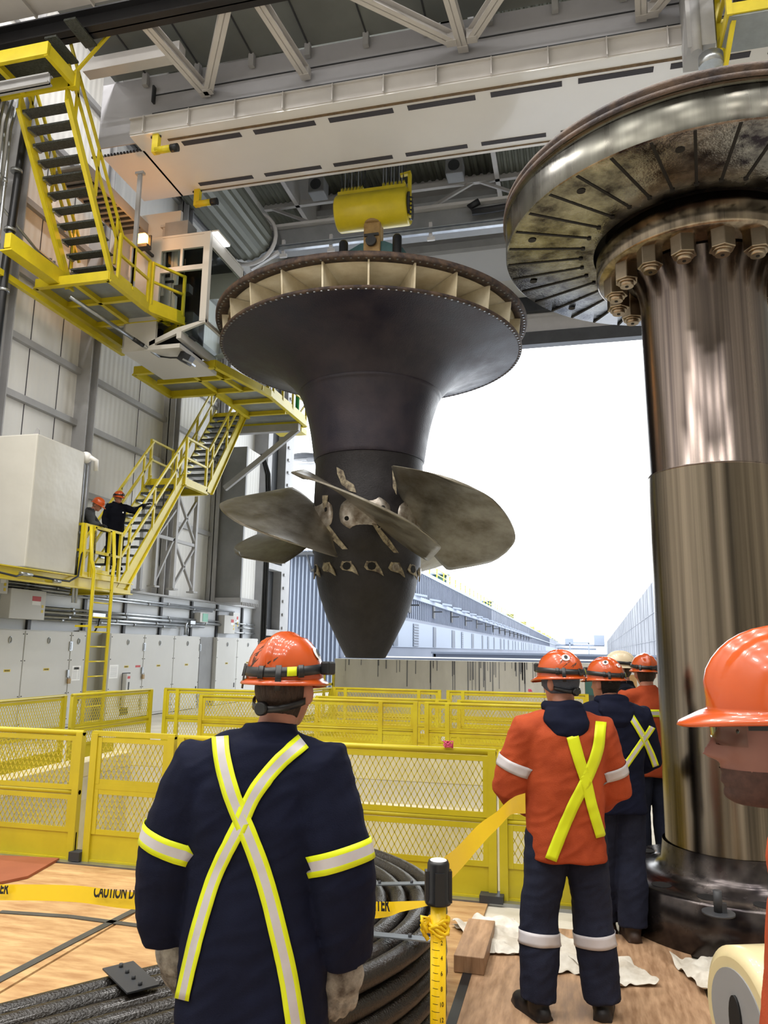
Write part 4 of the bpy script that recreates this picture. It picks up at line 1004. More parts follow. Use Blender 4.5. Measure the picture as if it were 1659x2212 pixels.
ebox(22.6,23.4,2.2,2.78,'pale electrical box with red label near the right end of the wall conduits')
ebox(23.45,23.9,2.65,2.9,'small square electrical box above the right end of the conduits',.15)
t=thing('exit_light_box','small grey box with pale green panel on the wall conduits','box',(-11,21,2.5))
m_=MB(); m_.bx(-11.05,-10.85,20.95,21.45,2.5,2.78); m_.build('casing','cabinet',t)
m_=MB(); m_.bx(-10.85,-10.84,21.1,21.43,2.52,2.76); m_.build('panel','green_label',t)
for i,y in enumerate((13.8,15.65,17.3,19.05,20.8,22.5,24.4)):
    m_=MB(); m_.bx(-11.1,-11.04,y-.05,y+.05,2.0,3.1); tag(m_.build('mounting_strut','dark_steel'),'dark vertical mounting strut holding the wall conduits','strut','mounting struts of the wall conduits')
for i,(z,r_,y0,y1,mt) in enumerate(((2.93,.03,12,23.6,'galv'),(2.86,.028,12,22.,'galv'),(3.0,.025,12,16,'galv'),(2.56,.028,14,22.5,'galv'),(2.47,.045,14,22.6,'galv'),(2.37,.04,14,21.5,'galv'),(2.30,.025,14,19.8,'galv'),(2.42,.03,24,26.5,'galv'),(2.55,.025,23.5,26.4,'galv'),(2.25,.025,23,26.8,'galv'))):
    m_=MB(); m_.tube([(-11.0,y0,z),(-11.0,y1,z)],r_,10)
    for q in range(4): yy_=y0+(y1-y0)*(q+.5)/4; m_.tube([(-11.0,yy_,z),(-11.0,yy_+.1,z)],r_+.01,10)
    names=['topmost','second from the top','short uppermost','upper middle','thickest middle','lower thick','lowest thin','short right-hand middle','short right-hand upper','short right-hand lowest']
    tag(m_.build('wall_conduit',mt),names[i]+' galvanised conduit on the lower left wall','conduit')
m_=MB(); m_.box((-10.97,16.0,2.47),(.14,.5,.1)); m_.tube([(-10.95,16.1,2.4),(-10.94,16.05,2.25),(-10.95,15.95,2.1)],.02,8,mi=1); tag(m_.build('junction_fitting',['galv','black_plastic']),'conduit junction with black cable drooping behind the ladder','fitting')
m_=MB(); m_.tube([(-10.97,20.3,2.1),(-10.97,20.3,2.4),(-10.97,20.5,2.5)],.04,8); m_.tube([(-10.97,20.45,2.1),(-10.97,20.45,2.3)],.03,8); m_.box((-10.95,20.6,2.47),(.12,.3,.1))
tag(m_.build('junction_fitting','galv'),'conduit junction with two stubs above the plain cabinets','fitting')
# ================================================================ RAILINGS
def mesh_lines(m_, x0,x1,z0,z1,cw,ch,t=.004,y=0.,mi=0):
    """expanded metal: two families of diagonals clipped to the rectangle, along local x and z"""
    W,Hh=x1-x0,z1-z0; k=ch/cw
    for s in (1,-1):
        n=int((W+Hh/k)/cw)+1
        for i in range(-1,n+1):
            # line z = s*k*(x-xa)
            xa = x0 - Hh/k + i*cw if s==1 else x0 + i*cw
            pts=[]
            if s==1:
                xs=max(x0,xa); xe=min(x1,xa+Hh/k)
                if xe-xs<.003: continue
                a=(xs,y,z0+k*(xs-xa)); b_=(xe,y,z0+k*(xe-xa))
            else:
                xs=max(x0,xa-Hh/k); xe=min(x1,xa)
                if xe-xs<.003: continue
                a=(xs,y,z0+k*(xa-xs)); b_=(xe,y,z0+k*(xa-xe))
            m_.bar(a,b_,t,t*.9,mi)
def fence(p0,p1,label,zt=1.07,zb=.04,kick=.2,cw=.047,ch=.085,zm=.56,mt='rail_yellow',name='railing_panel',tube=True,posts=(0,1),t=.0062,group=None,frame=.04):
    p0,p1=Vector((*p0,0)),Vector((*p1,0)); L=(p1-p0).length; rz=atan2(p1.y-p0.y,p1.x-p0.x)
    o=thing(name,label,'railing',(p0.x,p0.y,0),rz,group)
    B=lambda m_,n: m_.build(n,mt,o,world=False)
    m_=MB(); (m_.tube([(0,0,zt-.024),(L,0,zt-.024)],.024,10) if tube else m_.bar((0,0,zt-.02),(L,0,zt-.02),.04,.04)); B(m_,'top_rail')
    if zm:
        m_=MB(); m_.tube([(0,0,zm),(L,0,zm)],.02,8) if tube else m_.bar((0,0,zm),(L,0,zm),.035,.04); B(m_,'mid_rail')
    m_=MB(); m_.bx(0,L,-.008,.008,zb,zb+kick); m_.bx(0,L,-.02,.02,zb-.02,zb); B(m_,'kick_plate')
    for f in posts:
        x=L*f; x=min(max(x,.03),L-.03); m_=MB(); m_.bx(x-.03,x+.03,-.03,.03,0 if zb<.3 else zb-.05,zt-.02); B(m_,'post')
    rows=[(zb+kick,(zm or zt)-.02),(zm+.02,zt-.05)] if zm else [(zb+kick,zt-.05)]
    for z0,z1 in rows:
        m_=MB(); F=frame
        for zz in (z0+F/2,z1-F/2): m_.bar((.06,-.012,zz),(L-.06,-.012,zz),.008,F)
        for xx in (.06+F/2,L-.06-F/2): m_.bar((xx,-.0125,z0+.001),(xx,-.0125,z1-.001),.013,F-.001,upv=(1,0,0))
        fr=B(m_,'panel_frame')
        m_=MB(); mesh_lines(m_,.06+F,L-.06-F,z0+F,z1-F,cw,ch,t,-.01); m_.build('wire_mesh',mt,fr,world=False,clean=False)
    return o
FY=5.97
fence((-7.9,FY),(-4.12,FY),'near yellow mesh railing at the left edge, left of the narrow gate panel',posts=(0,1))
o=fence((-4.03,FY),(-3.25,FY),'narrow yellow mesh gate panel in the near railing, left of the man in front',zm=.62,tube=False)
fence((-3.22,FY),(-.6,FY),'longest yellow mesh panel of the near railing, between the navy and the orange jackets',posts=(0,1))
fence((-.58,FY),(.16,FY),'short yellow mesh panel of the near railing behind the man in the orange jacket')
m_=MB(); m_.bx(-8,.2,5.88,6.04,.0,.025); tag(m_.build('threshold_strip','galv'),'pale metal strip on the floor under the near railing','strip')
m_=MB(); m_.bx(-4.13,-4.03,5.9,6.0,.03,.1); m_.bx(-.72,-.55,5.86,6.0,.02,.07); tag(m_.build('floor_bolt_plate','dark_steel'),'dark foot plate where the near railing panels meet','foot plate')
fence((-7.25,5.9),(-7.3,10.05),'yellow mesh railing running away along the left side of the hatch',zt=1.07,cw=.05,ch=.09)
fence((-7.3,10.2),(-7.1,12.1),'second yellow side railing in front of the ladder foot',zt=1.07,zb=.1,cw=.05,ch=.09)
fence((-7.0,12.35),(-4.9,12.5),'yellow mesh railing in front of the grey cabinets, left of the orange helmet',cw=.05,ch=.09,posts=(0,.12,.9,1))
fence((-4.85,12.5),(-4.5,14.1),'short yellow mesh railing running back behind the first man\'s head',cw=.055,ch=.09)
fence((-5.6,10.95),(-2.2,10.95),'yellow mesh railing across the far side of the hatch, left panel',zb=.38,zm=.66,kick=.08,cw=.05,ch=.085,posts=(0,.84,.99),mt='yellow_old')
fence((-2.1,10.95),(.6,10.95),'yellow mesh railing across the far side of the hatch, right panel',zb=.38,zm=.66,kick=.08,cw=.05,ch=.085,posts=(0,.12,.99),mt='yellow_old')
fence((-4.5,14.2),(-2.42,14.2),'farthest yellow mesh railing below the cone, left panel',cw=.055,ch=.09,posts=(0,.12,.8,.99),mt='yellow_old')
fence((-2.32,14.2),(.2,14.2),'farthest yellow mesh railing below the cone, right panel',cw=.055,ch=.09,posts=(0,.12,.99),mt='yellow_old')
fence((-4.3,12.6),(-2.0,12.7),'middle yellow mesh railing between the far two rows, left panel',zt=1.0,zb=.1,cw=.055,ch=.09,posts=(0,.9,1),mt='yellow_old')
fence((-1.9,12.7),(.4,12.7),'middle yellow mesh railing between the far two rows, right panel',zt=1.0,zb=.1,cw=.055,ch=.09,mt='yellow_old')
# small yellow gate frame at the left end of the concrete wall
gf=thing('gate_frame','small yellow square gate frame standing left of the concrete wall','gate',(-6.1,18.5,0))
a=at(701,1440,Y=18.5); b_=at(720,1478,Y=18.5)
m_=MB()
for x in (a.x,b_.x): m_.bar((x,18.5,0),(x,18.5,a.z),.06,.06)
m_.build('post','yellow',gf)
m_=MB()
for z in (a.z,b_.z): m_.bar((a.x,18.5,z),(b_.x,18.5,z),.06,.06)
m_.build('rail','yellow',gf)
# pink flagging
for (px,py,Y,Z,lab) in ((968,1609,5.95,None,'pink flagging ribbon tied to the near top rail'),(1145,1492,14.2,None,'pink marker tape on the far right railing')):
    P=at(px,py,Y=Y); m_=MB(); random.seed(px)
    for q in range(4):
        m_.tube([P+Vector((-.03+q*.015,0,.02)),P+Vector((random.uniform(-.04,.04),-.02,.03)),P+Vector((random.uniform(-.05,.05),-.01,-.02))],.006,6)
    m_.tube([P+Vector((.03*cos(t*pi/6),-.01,.012*sin(t*pi/6))) for t in range(12)],.008,6,closed=True)
    tag(m_.build('flagging_ribbon','pink'),lab,'ribbon')
# green post, boards behind
gp=at(1277,1448,Y=15.0)
t=thing('green_post','dark green post with pointed top behind the railing, right of the beanie','post',(gp.x,15,0))
m_=MB(); m_.bx(gp.x-.12,gp.x+.12,14.9,15.1,0,gp.z-.05); m_.prism([(gp.x-.12,14.9,gp.z-.05),(gp.x+.12,14.9,gp.z-.05),(gp.x,14.9,gp.z+.03)],(0,.2,0)); m_.build('post_body','green_post',t,bevel=.01)
m_=MB(); m_.box((gp.x-.0,14.88,gp.z-.5),(.26,.03,.1)); m_.build('collar','dark_steel',t)
a=at(1285,1456,Y=15.8); b_=at(1345,1456,Y=15.8)
t=thing('timber_hoarding','tan timber boards standing behind the green post','boards',(a.x,15.8,0))
for i in range(5):
    x=a.x-.2+i*.2; m_=MB(); m_.bx(x,x+.18,15.8,15.84,0,a.z); m_.build('board','wood',t)
m_=MB(); m_.tube([(gp.x+.22,14.95,0),(gp.x+.22,14.95,gp.z-.15),(gp.x+.28,14.95,gp.z-.1)],.05,8); tag(m_.build('yellow_bollard','yellow'),'yellow round post just right of the green post','post')

# ================================================================ FLOOR COVER AND THINGS ON IT
m_=MB(); m_.bx(-7.9,-2.95,2.0,5.86,0,.018); tag(m_.build('plywood_sheet','ply_light'),'pale plywood floor sheet at the left edge behind the caution tape','plywood')
m_=MB(); m_.bx(-2.93,-.66,1.0,5.86,0,.018); tag(m_.build('plywood_sheet','ply_light'),'pale plywood floor sheet under the black coil','plywood')
m_=MB(); m_.bx(-.62,.62,1.0,5.5,0,.02); tag(m_.build('plywood_sheet','ply_brown'),'worn brown plywood sheet under the boots of the man in orange','plywood')
m_=MB(); m_.bx(.64,3.5,1.0,4.95,0,.02); tag(m_.build('plywood_sheet','ply_brown'),'brown plywood sheet right of the worn one, by the cream roller','plywood')
def strip(pts,w,lab,mt='tape_strip',z=.02):
    m_=MB()
    for a,b_ in zip(pts,pts[1:]): m_.bar((*a,z+.002),(*b_,z+.002),w,.004)
    tag(m_.build('floor_tape',mt),lab,'tape')
P=lambda px,py,z=.02: at(px,py,Z=z).xy
strip([P(0,1970),P(150,1980),P(300,2000)],.05,'dark floor tape strip running left to right on the plywood')
strip([P(-10,2122),P(150,2038),P(292,1966)],.055,'dark diagonal floor tape strip crossing the other one')
strip([P(1048,1990),P(1030,2060)],.05,'short shiny dark strip along the plywood seam by the rag','clamp')
strip([P(1012,2095),P(975,2212),P(960,2260)],.05,'dark shiny strip on the brown plywood beside the yellow post','black_plastic')
# rubber mat at left
a=[P(0,1850,.03),P(128,1856,.03),P(60,1895,.03),P(0,1908,.03),P(-120,1925,.03),P(-200,1850,.03)]
m_=MB(); m_.prism([(*q,.02) for q in a],(0,0,.02)); tag(m_.build('rubber_mat','red_mat'),'reddish brown rubber mat at the left edge against the near railing','mat')
# small ply block right of the coil
c0=at(1008,2075,Z=.08)
m_=MB(); m_.bx(c0.x-.07,c0.x+.1,c0.y-.02,c0.y+.6,.02,.11); tag(m_.build('timber_block','ply_brown',bevel=.004),'plywood covered timber block beside the coil and yellow post','block')
# coil of thick black hose, bent in a C and stacked
def spline(pts,k=8):
    out=[]; Q=[Vector(p) for p in pts]; Q=[Q[0]*2-Q[1]]+Q+[Q[-1]*2-Q[-2]]
    for i in range(1,len(Q)-2):
        for j in range(k):
            t=j/k; a,b_,c_,d_=Q[i-1:i+3]
            out.append(.5*(2*b_+(c_-a)*t+(2*a-5*b_+4*c_-d_)*t*t+(3*b_-a-3*c_+d_)*t**3))
    out.append(Q[-2]); return out
base=[(-2.9,1.45,0),(-2.35,2.1,0),(-2.02,2.54,0),(-1.72,2.93,0),(-1.4,3.3,0),(-1.24,3.72,0),(-1.27,4.1,0),(-1.5,4.42,0),(-1.85,4.6,0),(-2.2,4.66,0)]
bp_=spline(base,5)
coil=thing('hose_coil','stack of thick black hoses bent in a half ring on the plywood floor','hose coil',(-1.2,3.6,0))
def offs(d,z):
    out=[]
    for i,p in enumerate(bp_):
        tg=(bp_[min(i+1,len(bp_)-1)]-bp_[max(i-1,0)]).normalized(); nrm=Vector((tg.y,-tg.x,0)); out.append(p+nrm*d+Vector((0,0,z)))
    return out
LAY=[.065+i*.09 for i in range(6)]
for li,z in enumerate(LAY):
    for ki in range(6):
        if li<5 and 1<=ki<=4: continue
        m_=MB(); jit=random.uniform(-.006,.006); m_.tube(offs(.04+ki*.1+jit,z+jit),.044,14); m_.build('hose','coil_black',coil)
for (a_,b_,mt_) in ((at(645,1912,Z=.575),at(925,1908,Z=.575),'clamp'),(at(600,1998,Z=.575),at(930,2030,Z=.575),'clamp'),(at(255,2085,Z=.575),at(310,2137,Z=.575),'dark_steel')):
    d_=(b_-a_)
    m_=MB(); m_.bar(a_,b_,.05 if mt_=='clamp' else .12,.006); cl=m_.build('clamp_bar',mt_,coil)
    for q in range(4):
        m_=MB(); p=a_+d_*(.12+q*.25); m_.tube([p,p+Vector((0,0,.016))],.008,8); m_.build('clamp_bolt','dark_steel',cl)
i=len(bp_)-4; e0,e1=offs(.1,.62)[i],offs(.62,.62)[i]
m_=MB(); m_.bar(at(585,1838,Z=.62),at(720,1846,Z=.62),.14,.05); m_.build('end_block','wood',coil)
# yellow measuring post with black head
pp=at(947,1858,Y=2.98); px_,py_=pp.x,2.98; PZ=pp.z
st=thing('barrier_post','yellow tape barrier post with inch marks and a black head','barrier post',(px_,py_,0))
m_=MB(); m_.lathe([(0,.0),(.18,.0),(.18,.02),(.05,.05),(.05,.06)],c=(px_,py_,.02),n=32); m_.build('base','black_plastic',st)
m_=MB(); m_.tube([(px_,py_,.05),(px_,py_,PZ-.12)],.0285,24); tb_=m_.build('tube','tape_yellow',st)
m_=MB(); m_.lathe([(0,PZ),(.036,PZ),(.041,PZ-.012),(.041,PZ-.13),(.046,PZ-.14),(.046,PZ-.15),(.03,PZ-.15)],c=(px_,py_,0),n=32)
for a in range(4):
    an=a*pi/2+.3; m_.box((px_+.043*cos(an),py_+.043*sin(an),PZ-.09),(.012,.035,.11),rz=an)
hd_=m_.build('head','black_plastic',st)
m_=MB(); m_.lathe([(0,PZ+.002),(.03,PZ+.002),(.031,PZ)],c=(px_,py_,0),n=24); m_.build('top_label','white_label',hd_)
m_=MB()
zt=PZ-.25
for i in range(24):
    z=zt-i*.0254; w_=.35 if i%2 else .55
    P_=[(px_+.0288*sin(-.2+w_*(k/4-.5)*2),py_-.0288*cos(-.2+w_*(k/4-.5)*2),z) for k in range(5)]
    m_.grid([P_,[(x,y,z+.0018) for x,y,_ in P_]])
m_.build('inch_mark','ink',tb_)
for i in range(1,9):
    me=text_mesh(str(i*2),.022,'ink','inch_number',.8); z=zt-(2*i-1)*.0254
    place_mesh(me,'inch_number',Matrix.Translation((px_+.0295*sin(.62),py_-.0295*cos(.62),z))@Matrix.Rotation(.62,4,'Z')@Matrix.Rotation(pi/2,4,'X'),tb_)
# tapes
def ribbon(pts,widths,ups,name,mt,parent=None,lab=None,sub=10):
    S=spline(pts,sub); n=len(S); rows=[[],[]]
    for i,p in enumerate(S):
        f=i/(n-1)*(len(pts)-1); k=min(int(f),len(pts)-2); u=f-k
        w_=widths[k]*(1-u)+widths[k+1]*u; up_v=(Vector(ups[k])*(1-u)+Vector(ups[k+1])*u).normalized()
        rows[0].append(p-up_v*w_/2); rows[1].append(p+up_v*w_/2)
    m_=MB(); m_.grid(rows); return m_.build(name,mt,parent,clean=False)
t=thing('caution_tape','yellow caution tape stretched across the left, ending in a knot on the barrier post','caution tape',(-2,3.1,.7))
TP=[at(-60,1927,Y=3.25),at(150,1930,Y=3.22),at(290,1946,Y=3.2),at(560,1962,Y=3.14),at(800,1966,Y=3.06),at(870,1958,Y=3.03),at(932,1950,Y=2.96)]
ribbon(TP,[.066,.066,.066,.068,.06,.035,.015],[(0,.2,1)]*7,'tape','tape_yellow',t)
random.seed(5); m_=MB()
for q in range(5):
    z=PZ-.21-q*.008; m_.tube([(px_+(.032+random.random()*.008)*cos(a*pi/8),py_+(.032+random.random()*.008)*sin(a*pi/8),z+.012*sin(a+q)) for a in range(16)],.007,6,closed=True)
for q in range(4): m_.tube([(px_-.03,py_-.02,PZ-.2),(px_-.055,py_-.03,PZ-.19-q*.015),(px_-.05+random.random()*.03,py_-.035,PZ-.23-q*.012)],.008,6)
m_.build('knot','tape_yellow',t)
def tape_text(body,pxa,pxb,pyc,Y,Y2,h):
    A=at(pxa,pyc[0],Y=Y); B_=at(pxb,pyc[1],Y=Y2); L=(B_-A).length
    me=text_mesh(body,h,'ink','lettering',1.0,bold=.0022,extrude=.0003)
    xs=[v.co.x for v in me.vertices]; w0=max(xs)-min(xs); sc_=L/w0
    for v in me.vertices: v.co.x*=sc_
    bm=bmesh.new(); bm.from_mesh(me); bmesh.ops.bisect_plane(bm,geom=bm.verts[:]+bm.edges[:]+bm.faces[:],plane_co=(0,h*.20,0),plane_no=(0,1,0),clear_outer=True); bm.to_mesh(me); bm.free()
    d=(B_-A).normalized(); n=Vector((0,-1,.2)).normalized(); u=d.cross(n)*-1; u=n.cross(d)
    mt=Matrix((d,u,d.cross(u))).transposed().to_4x4(); mt.translation=(A+B_)/2+n*.003
    place_mesh(me,'lettering',mt,t)
tape_text('CAUTION DO NOT ENTER',203,400,(1926,1935),3.20,3.16,.066)
tape_text('CAUTION DO NOT ENTER',645,842,(1950,1955),3.08,3.03,.066)
tape_text('CAUTION DO NOT ENTER',-177,20,(1913,1920),3.25,3.22,.066)
t2=thing('barrier_tape','wide yellow tape rising from the post head to the railing behind the man in orange','tape',(px_+.1,3.2,.95))
Q=[at(960,1882,Y=2.99),at(990,1855,Y=3.1),at(1040,1800,Y=3.35),at(1075,1770,Y=3.5),at(1105,1742,Y=3.6),at(1135,1735,Y=3.75)]
ribbon(Q,[.10,.085,.07,.06,.07,.09],[(0,.1,1),(-.1,.1,1),(-.35,.1,1),(-.2,.1,1),(.1,.1,1),(0,0,1)],'tape','tape_yellow',t2)
# rags
def rag(px,py,w_,d_,rz,lab,seed,hh=.05):
    c0=at(px,py,Z=.04); random.seed(seed); n=26; rows=[]
    off=Vector((seed*7.3,seed*3.1,0))
    for i in range(n):
        row=[]
        for j in range(n):
            u,v=i/(n-1)-.5,j/(n-1)-.5
            e=1+.28*noise.noise(Vector((u*3+seed,v*3,1)))
            x,y=u*w_*e,v*d_*e
            z=.028+hh*max(0,noise.noise(Vector((x*7,y*7,0))+off)+.35)+.02*noise.noise(Vector((x*22,y*22,3))+off)
            row.append(c0+Vector((x*cos(rz)-y*sin(rz),x*sin(rz)+y*cos(rz),z-.04)))
        rows.append(row)
    m_=MB(); m_.grid(rows); tag(m_.build('rag','rag',solid=.004,sub=1),lab,'rag')
rag(1075,2020,.42,.5,.5,'crumpled white rag on the floor left of the orange worker\'s legs',1,.07)
rag(1040,2000,.3,.25,-.6,'smaller flat white rag overlapping the larger one by the railing foot',2,.04)
rag(1130,2045,.3,.22,.1,'narrow white rag right behind the orange worker\'s left leg',6,.06)
rag(1325,2100,.34,.3,.4,'white rag on the floor between the two workers\' legs',3,.05)
rag(1245,2060,.26,.5,.1,'whitish rag seen between the orange worker\'s legs',4,.05)
rag(1520,2105,.2,.42,.2,'white crumpled rag at the edge of the base flange near the cream roller',5,.07)
# black pipe standing behind orange worker
q=at(1322,1945,Z=.02)
m_=MB(); m_.tube([(q.x,q.y,.02),(q.x,q.y,.16),(q.x,q.y,.165),(q.x,q.y,1.0)],[.03,.03,.022,.022],14); tag(m_.build('black_post','black_plastic'),'thin black post standing between the two workers\' legs','post')
# cream roller, bottom right
rl_=thing('cable_roller','cream coloured cylindrical roller with a dark hole at the bottom right','roller',(.75,2.9,0))
c0=at(1594,2204,Y=2.75); ax=Vector((.93,.36,0)).normalized(); R_=.2
pts=[c0+ax*.0,c0+ax*.02,c0+ax*.05,c0+ax*.42]
m_=MB(); m_.tube(pts,[R_-.03,R_,R_,R_],48); m_.build('drum','roller_cream',rl_)
m_=MB(); m_.tube([c0-ax*.004,c0+ax*.01],R_-.06,40); cp=m_.build('end_cap','steel_grey',rl_)
m_=MB(); m_.tube([c0-ax*.012,c0-ax*.002],[(.03,.07),(.03,.07)],20); m_.build('axle_hole','slot_black',cp)
m_=MB(); m_.bx(c0.x-.0,c0.x+.5,c0.y-.1,c0.y+.25,.02,c0.z-R_+.02); m_.build('stand','steel_grey',rl_)
# ================================================================ PEOPLE
def remesh(mb, voxel, smooth=3, fold=0., seed=0., fs=(9,9,5)):
    me=mb.mesh('tmp',[],clean=True); o=bpy.data.objects.new('tmp',me); C.objects.link(o)
    md=o.modifiers.new('r','REMESH'); md.mode='VOXEL'; md.voxel_size=voxel; md.use_smooth_shade=True
    if smooth: s_=o.modifiers.new('s','SMOOTH'); s_.factor=.5; s_.iterations=smooth
    dg=bpy.context.evaluated_depsgraph_get(); out=bpy.data.meshes.new_from_object(o.evaluated_get(dg)); bpy.data.objects.remove(o)
    if fold:
        nr=[v.normal.copy() for v in out.vertices]
        for v,n in zip(out.vertices,nr):
            p=v.co; q=Vector((p.x*fs[0]+seed,p.y*fs[1],p.z*fs[2]+p.x*3)); q2=Vector((p.x*14,p.y*14+seed,p.z*34-p.x*16))
            a=noise.noise(q); b_=noise.noise(q2*.55)
            v.co += n*fold*(1.1*a+ .28*(1-abs(b_)*2.2))
    for p in out.polygons: p.use_smooth=True
    return out
def mobj(me,name,mt,parent):
    me.name=name; me.materials.clear(); me.materials.append(M[mt]); o=bpy.data.objects.new(name,me); C.objects.link(o); o.parent=parent; return o
def head_pt(dx,dy,dz):
    x=dx*.076; y=dy*(.094 if dy>0 else .100); z=dz*.118
    if dz<0:
        st_=max(.34,sqrt(max(0,1-dz*dz))); x*=st_**-.30
        if dy>0: y*=st_**-.66
    if dz<0:
        k=-dz; x*=1-.30*k**1.5; 
        if dy<0: y*=1-.30*k
        else: y*=1+.02*k
    if dy>0:
        g=lambda v,s: exp(-(v/s)**2)
        y-= .011*(g(x-.031,.015)+g(x+.031,.015))*g(z-.004,.013)
        y+= .006*g(z-.026,.010)*g(x,.05)
        f=0
        if -.036<=z<=.012: f=(.012-z)/.048
        elif -.05<z<-.036: f=(z+.05)/.014
        y+= .036*g(x,.0145)*f
        y+= .011*g(x,.024)*(g(z+.058,.007)+g(z+.073,.007))
        y+= .017*g(x,.028)*g(z+.098,.017)
        y+= .005*(g(x-.045,.02)+g(x+.045,.02))*g(z+.025,.02)
    return Vector((x,y,z))
def add_head(m_,Hm,s=1.,n=64,mm=50):
    rows=[]
    for i in range(1,mm):
        t=pi*i/mm; rows.append([Hm@(head_pt(sin(t)*cos(2*pi*k/n),sin(t)*sin(2*pi*k/n),cos(t))*s) for k in range(n)])
    m_.grid(rows,closeu=True)
    top=Hm@(head_pt(0,0,1)*s); bot=Hm@(head_pt(0,0,-1)*s)
    for ring,pt in ((rows[0],top),(rows[-1],bot)):
        m_.faces([pt]+ring,[(0,i+1,(i+1)%n+1) for i in range(n)])
    for sx in (-1,1):
        m_.sphere(Hm@Vector((sx*.084*s,-.012*s,-.010*s)),(.012*s,.022*s,.036*s),14,12,mtx=Hm.to_3x3().normalized()@Matrix.Rotation(-sx*.45,3,'Z'))
def ring_loft(m_,rings,n=28,e=2.4):
    """rings: (centre, rx, ry, a, b) -> closed loft; a,b unit axes"""
    R=[]
    for c,rx,ry,a,b_ in rings:
        row=[]
        for k in range(n):
            t=2*pi*k/n; ct,st_=cos(t),sin(t); cc=abs(ct)**(2/e)*(1 if ct>=0 else -1); ss=abs(st_)**(2/e)*(1 if st_>=0 else -1)
            row.append(Vector(c)+a*rx*cc+b_*ry*ss)
        R.append(row)
    m_.grid(R,closeu=True)
    m_.faces(R[0],[tuple(range(n))]); m_.faces(R[-1],[tuple(range(n))])
def hand(m_,w,d,nrm,tside,curl=.5,s=1.,g=1.):
    d=d.normalized(); nrm=(nrm-d*nrm.dot(d)).normalized(); t=d.cross(nrm).normalized()
    if t.dot(tside)<0: t=-t
    Rm=Matrix((t,d,nrm)).transposed()
    m_.sphere(w+d*.048*s,(.042*s*g,.058*s,.019*s*g),14,10,mtx=Rm)
    m_.tube([w-d*.03*s,w+d*.02*s],[.029*s*g,.030*s*g],12)
    for i,(off,L) in enumerate(((.030,.078),(.010,.088),(-.010,.082),(-.029,.064))):
        p=w+d*.080*s+t*off*s; a=.12+curl*.25; pts=[w+d*.05*s+t*off*.8*s,p]
        for f in (.45,.32,.25):
            dd=(d*cos(a)+nrm*sin(a)); p=p+dd*L*f*s; pts.append(p); a+=curl*(.95+.08*i)
        r_=.0098*s*g*(.92 if i==3 else 1); m_.tube(pts,[r_*1.05,r_*1.1,r_*1.0,r_*.95,r_*.8],10)
    p=w+d*.025*s+t*.028*s+nrm*.006*s
    m_.tube([w+d*.01*s+t*.01*s,p,p+(t*.7+d*.7+nrm*.25)*.032*s,p+(t*.75+d*1.55+nrm*(.4+curl*.5))*.032*s,p+(t*.55+d*2.2+nrm*(.6+curl))*.032*s],[.013*s*g,.0145*s*g,.0125*s*g,.011*s*g,.009*s*g],10)
def boot(m_,ank,fwd,s=1.):
    fwd=Vector((fwd.x,fwd.y,0)).normalized(); sd=Vector((fwd.y,-fwd.x,0)); g0=Vector((ank.x,ank.y,0))
    Rm=Matrix((sd,fwd,Vector((0,0,1)))).transposed()
    m_.tube([g0+Vector((0,0,.22*s)),g0+Vector((0,0,.1*s)),g0+Vector((0,0,.05*s))],[.058*s,.055*s,.05*s],16)
    m_.sphere(g0+fwd*.07*s+Vector((0,0,.048*s)),(.05*s,.135*s,.048*s),18,12,mtx=Rm)
    m_.sphere(g0+fwd*.14*s+Vector((0,0,.042*s)),(.052*s,.07*s,.044*s),16,10,mtx=Rm)
    m_.sphere(g0-fwd*.03*s+Vector((0,0,.045*s)),(.042*s,.05*s,.046*s),16,10,mtx=Rm)
    m_.prism([g0+Vector((0,0,.001))+fwd*y*s+sd*x*s for x,y in ((-.045,-.06),(.045,-.06),(.05,.05),(.056,.13),(.035,.205),(-.035,.205),(-.056,.13),(-.05,.05))],(0,0,.03*s))

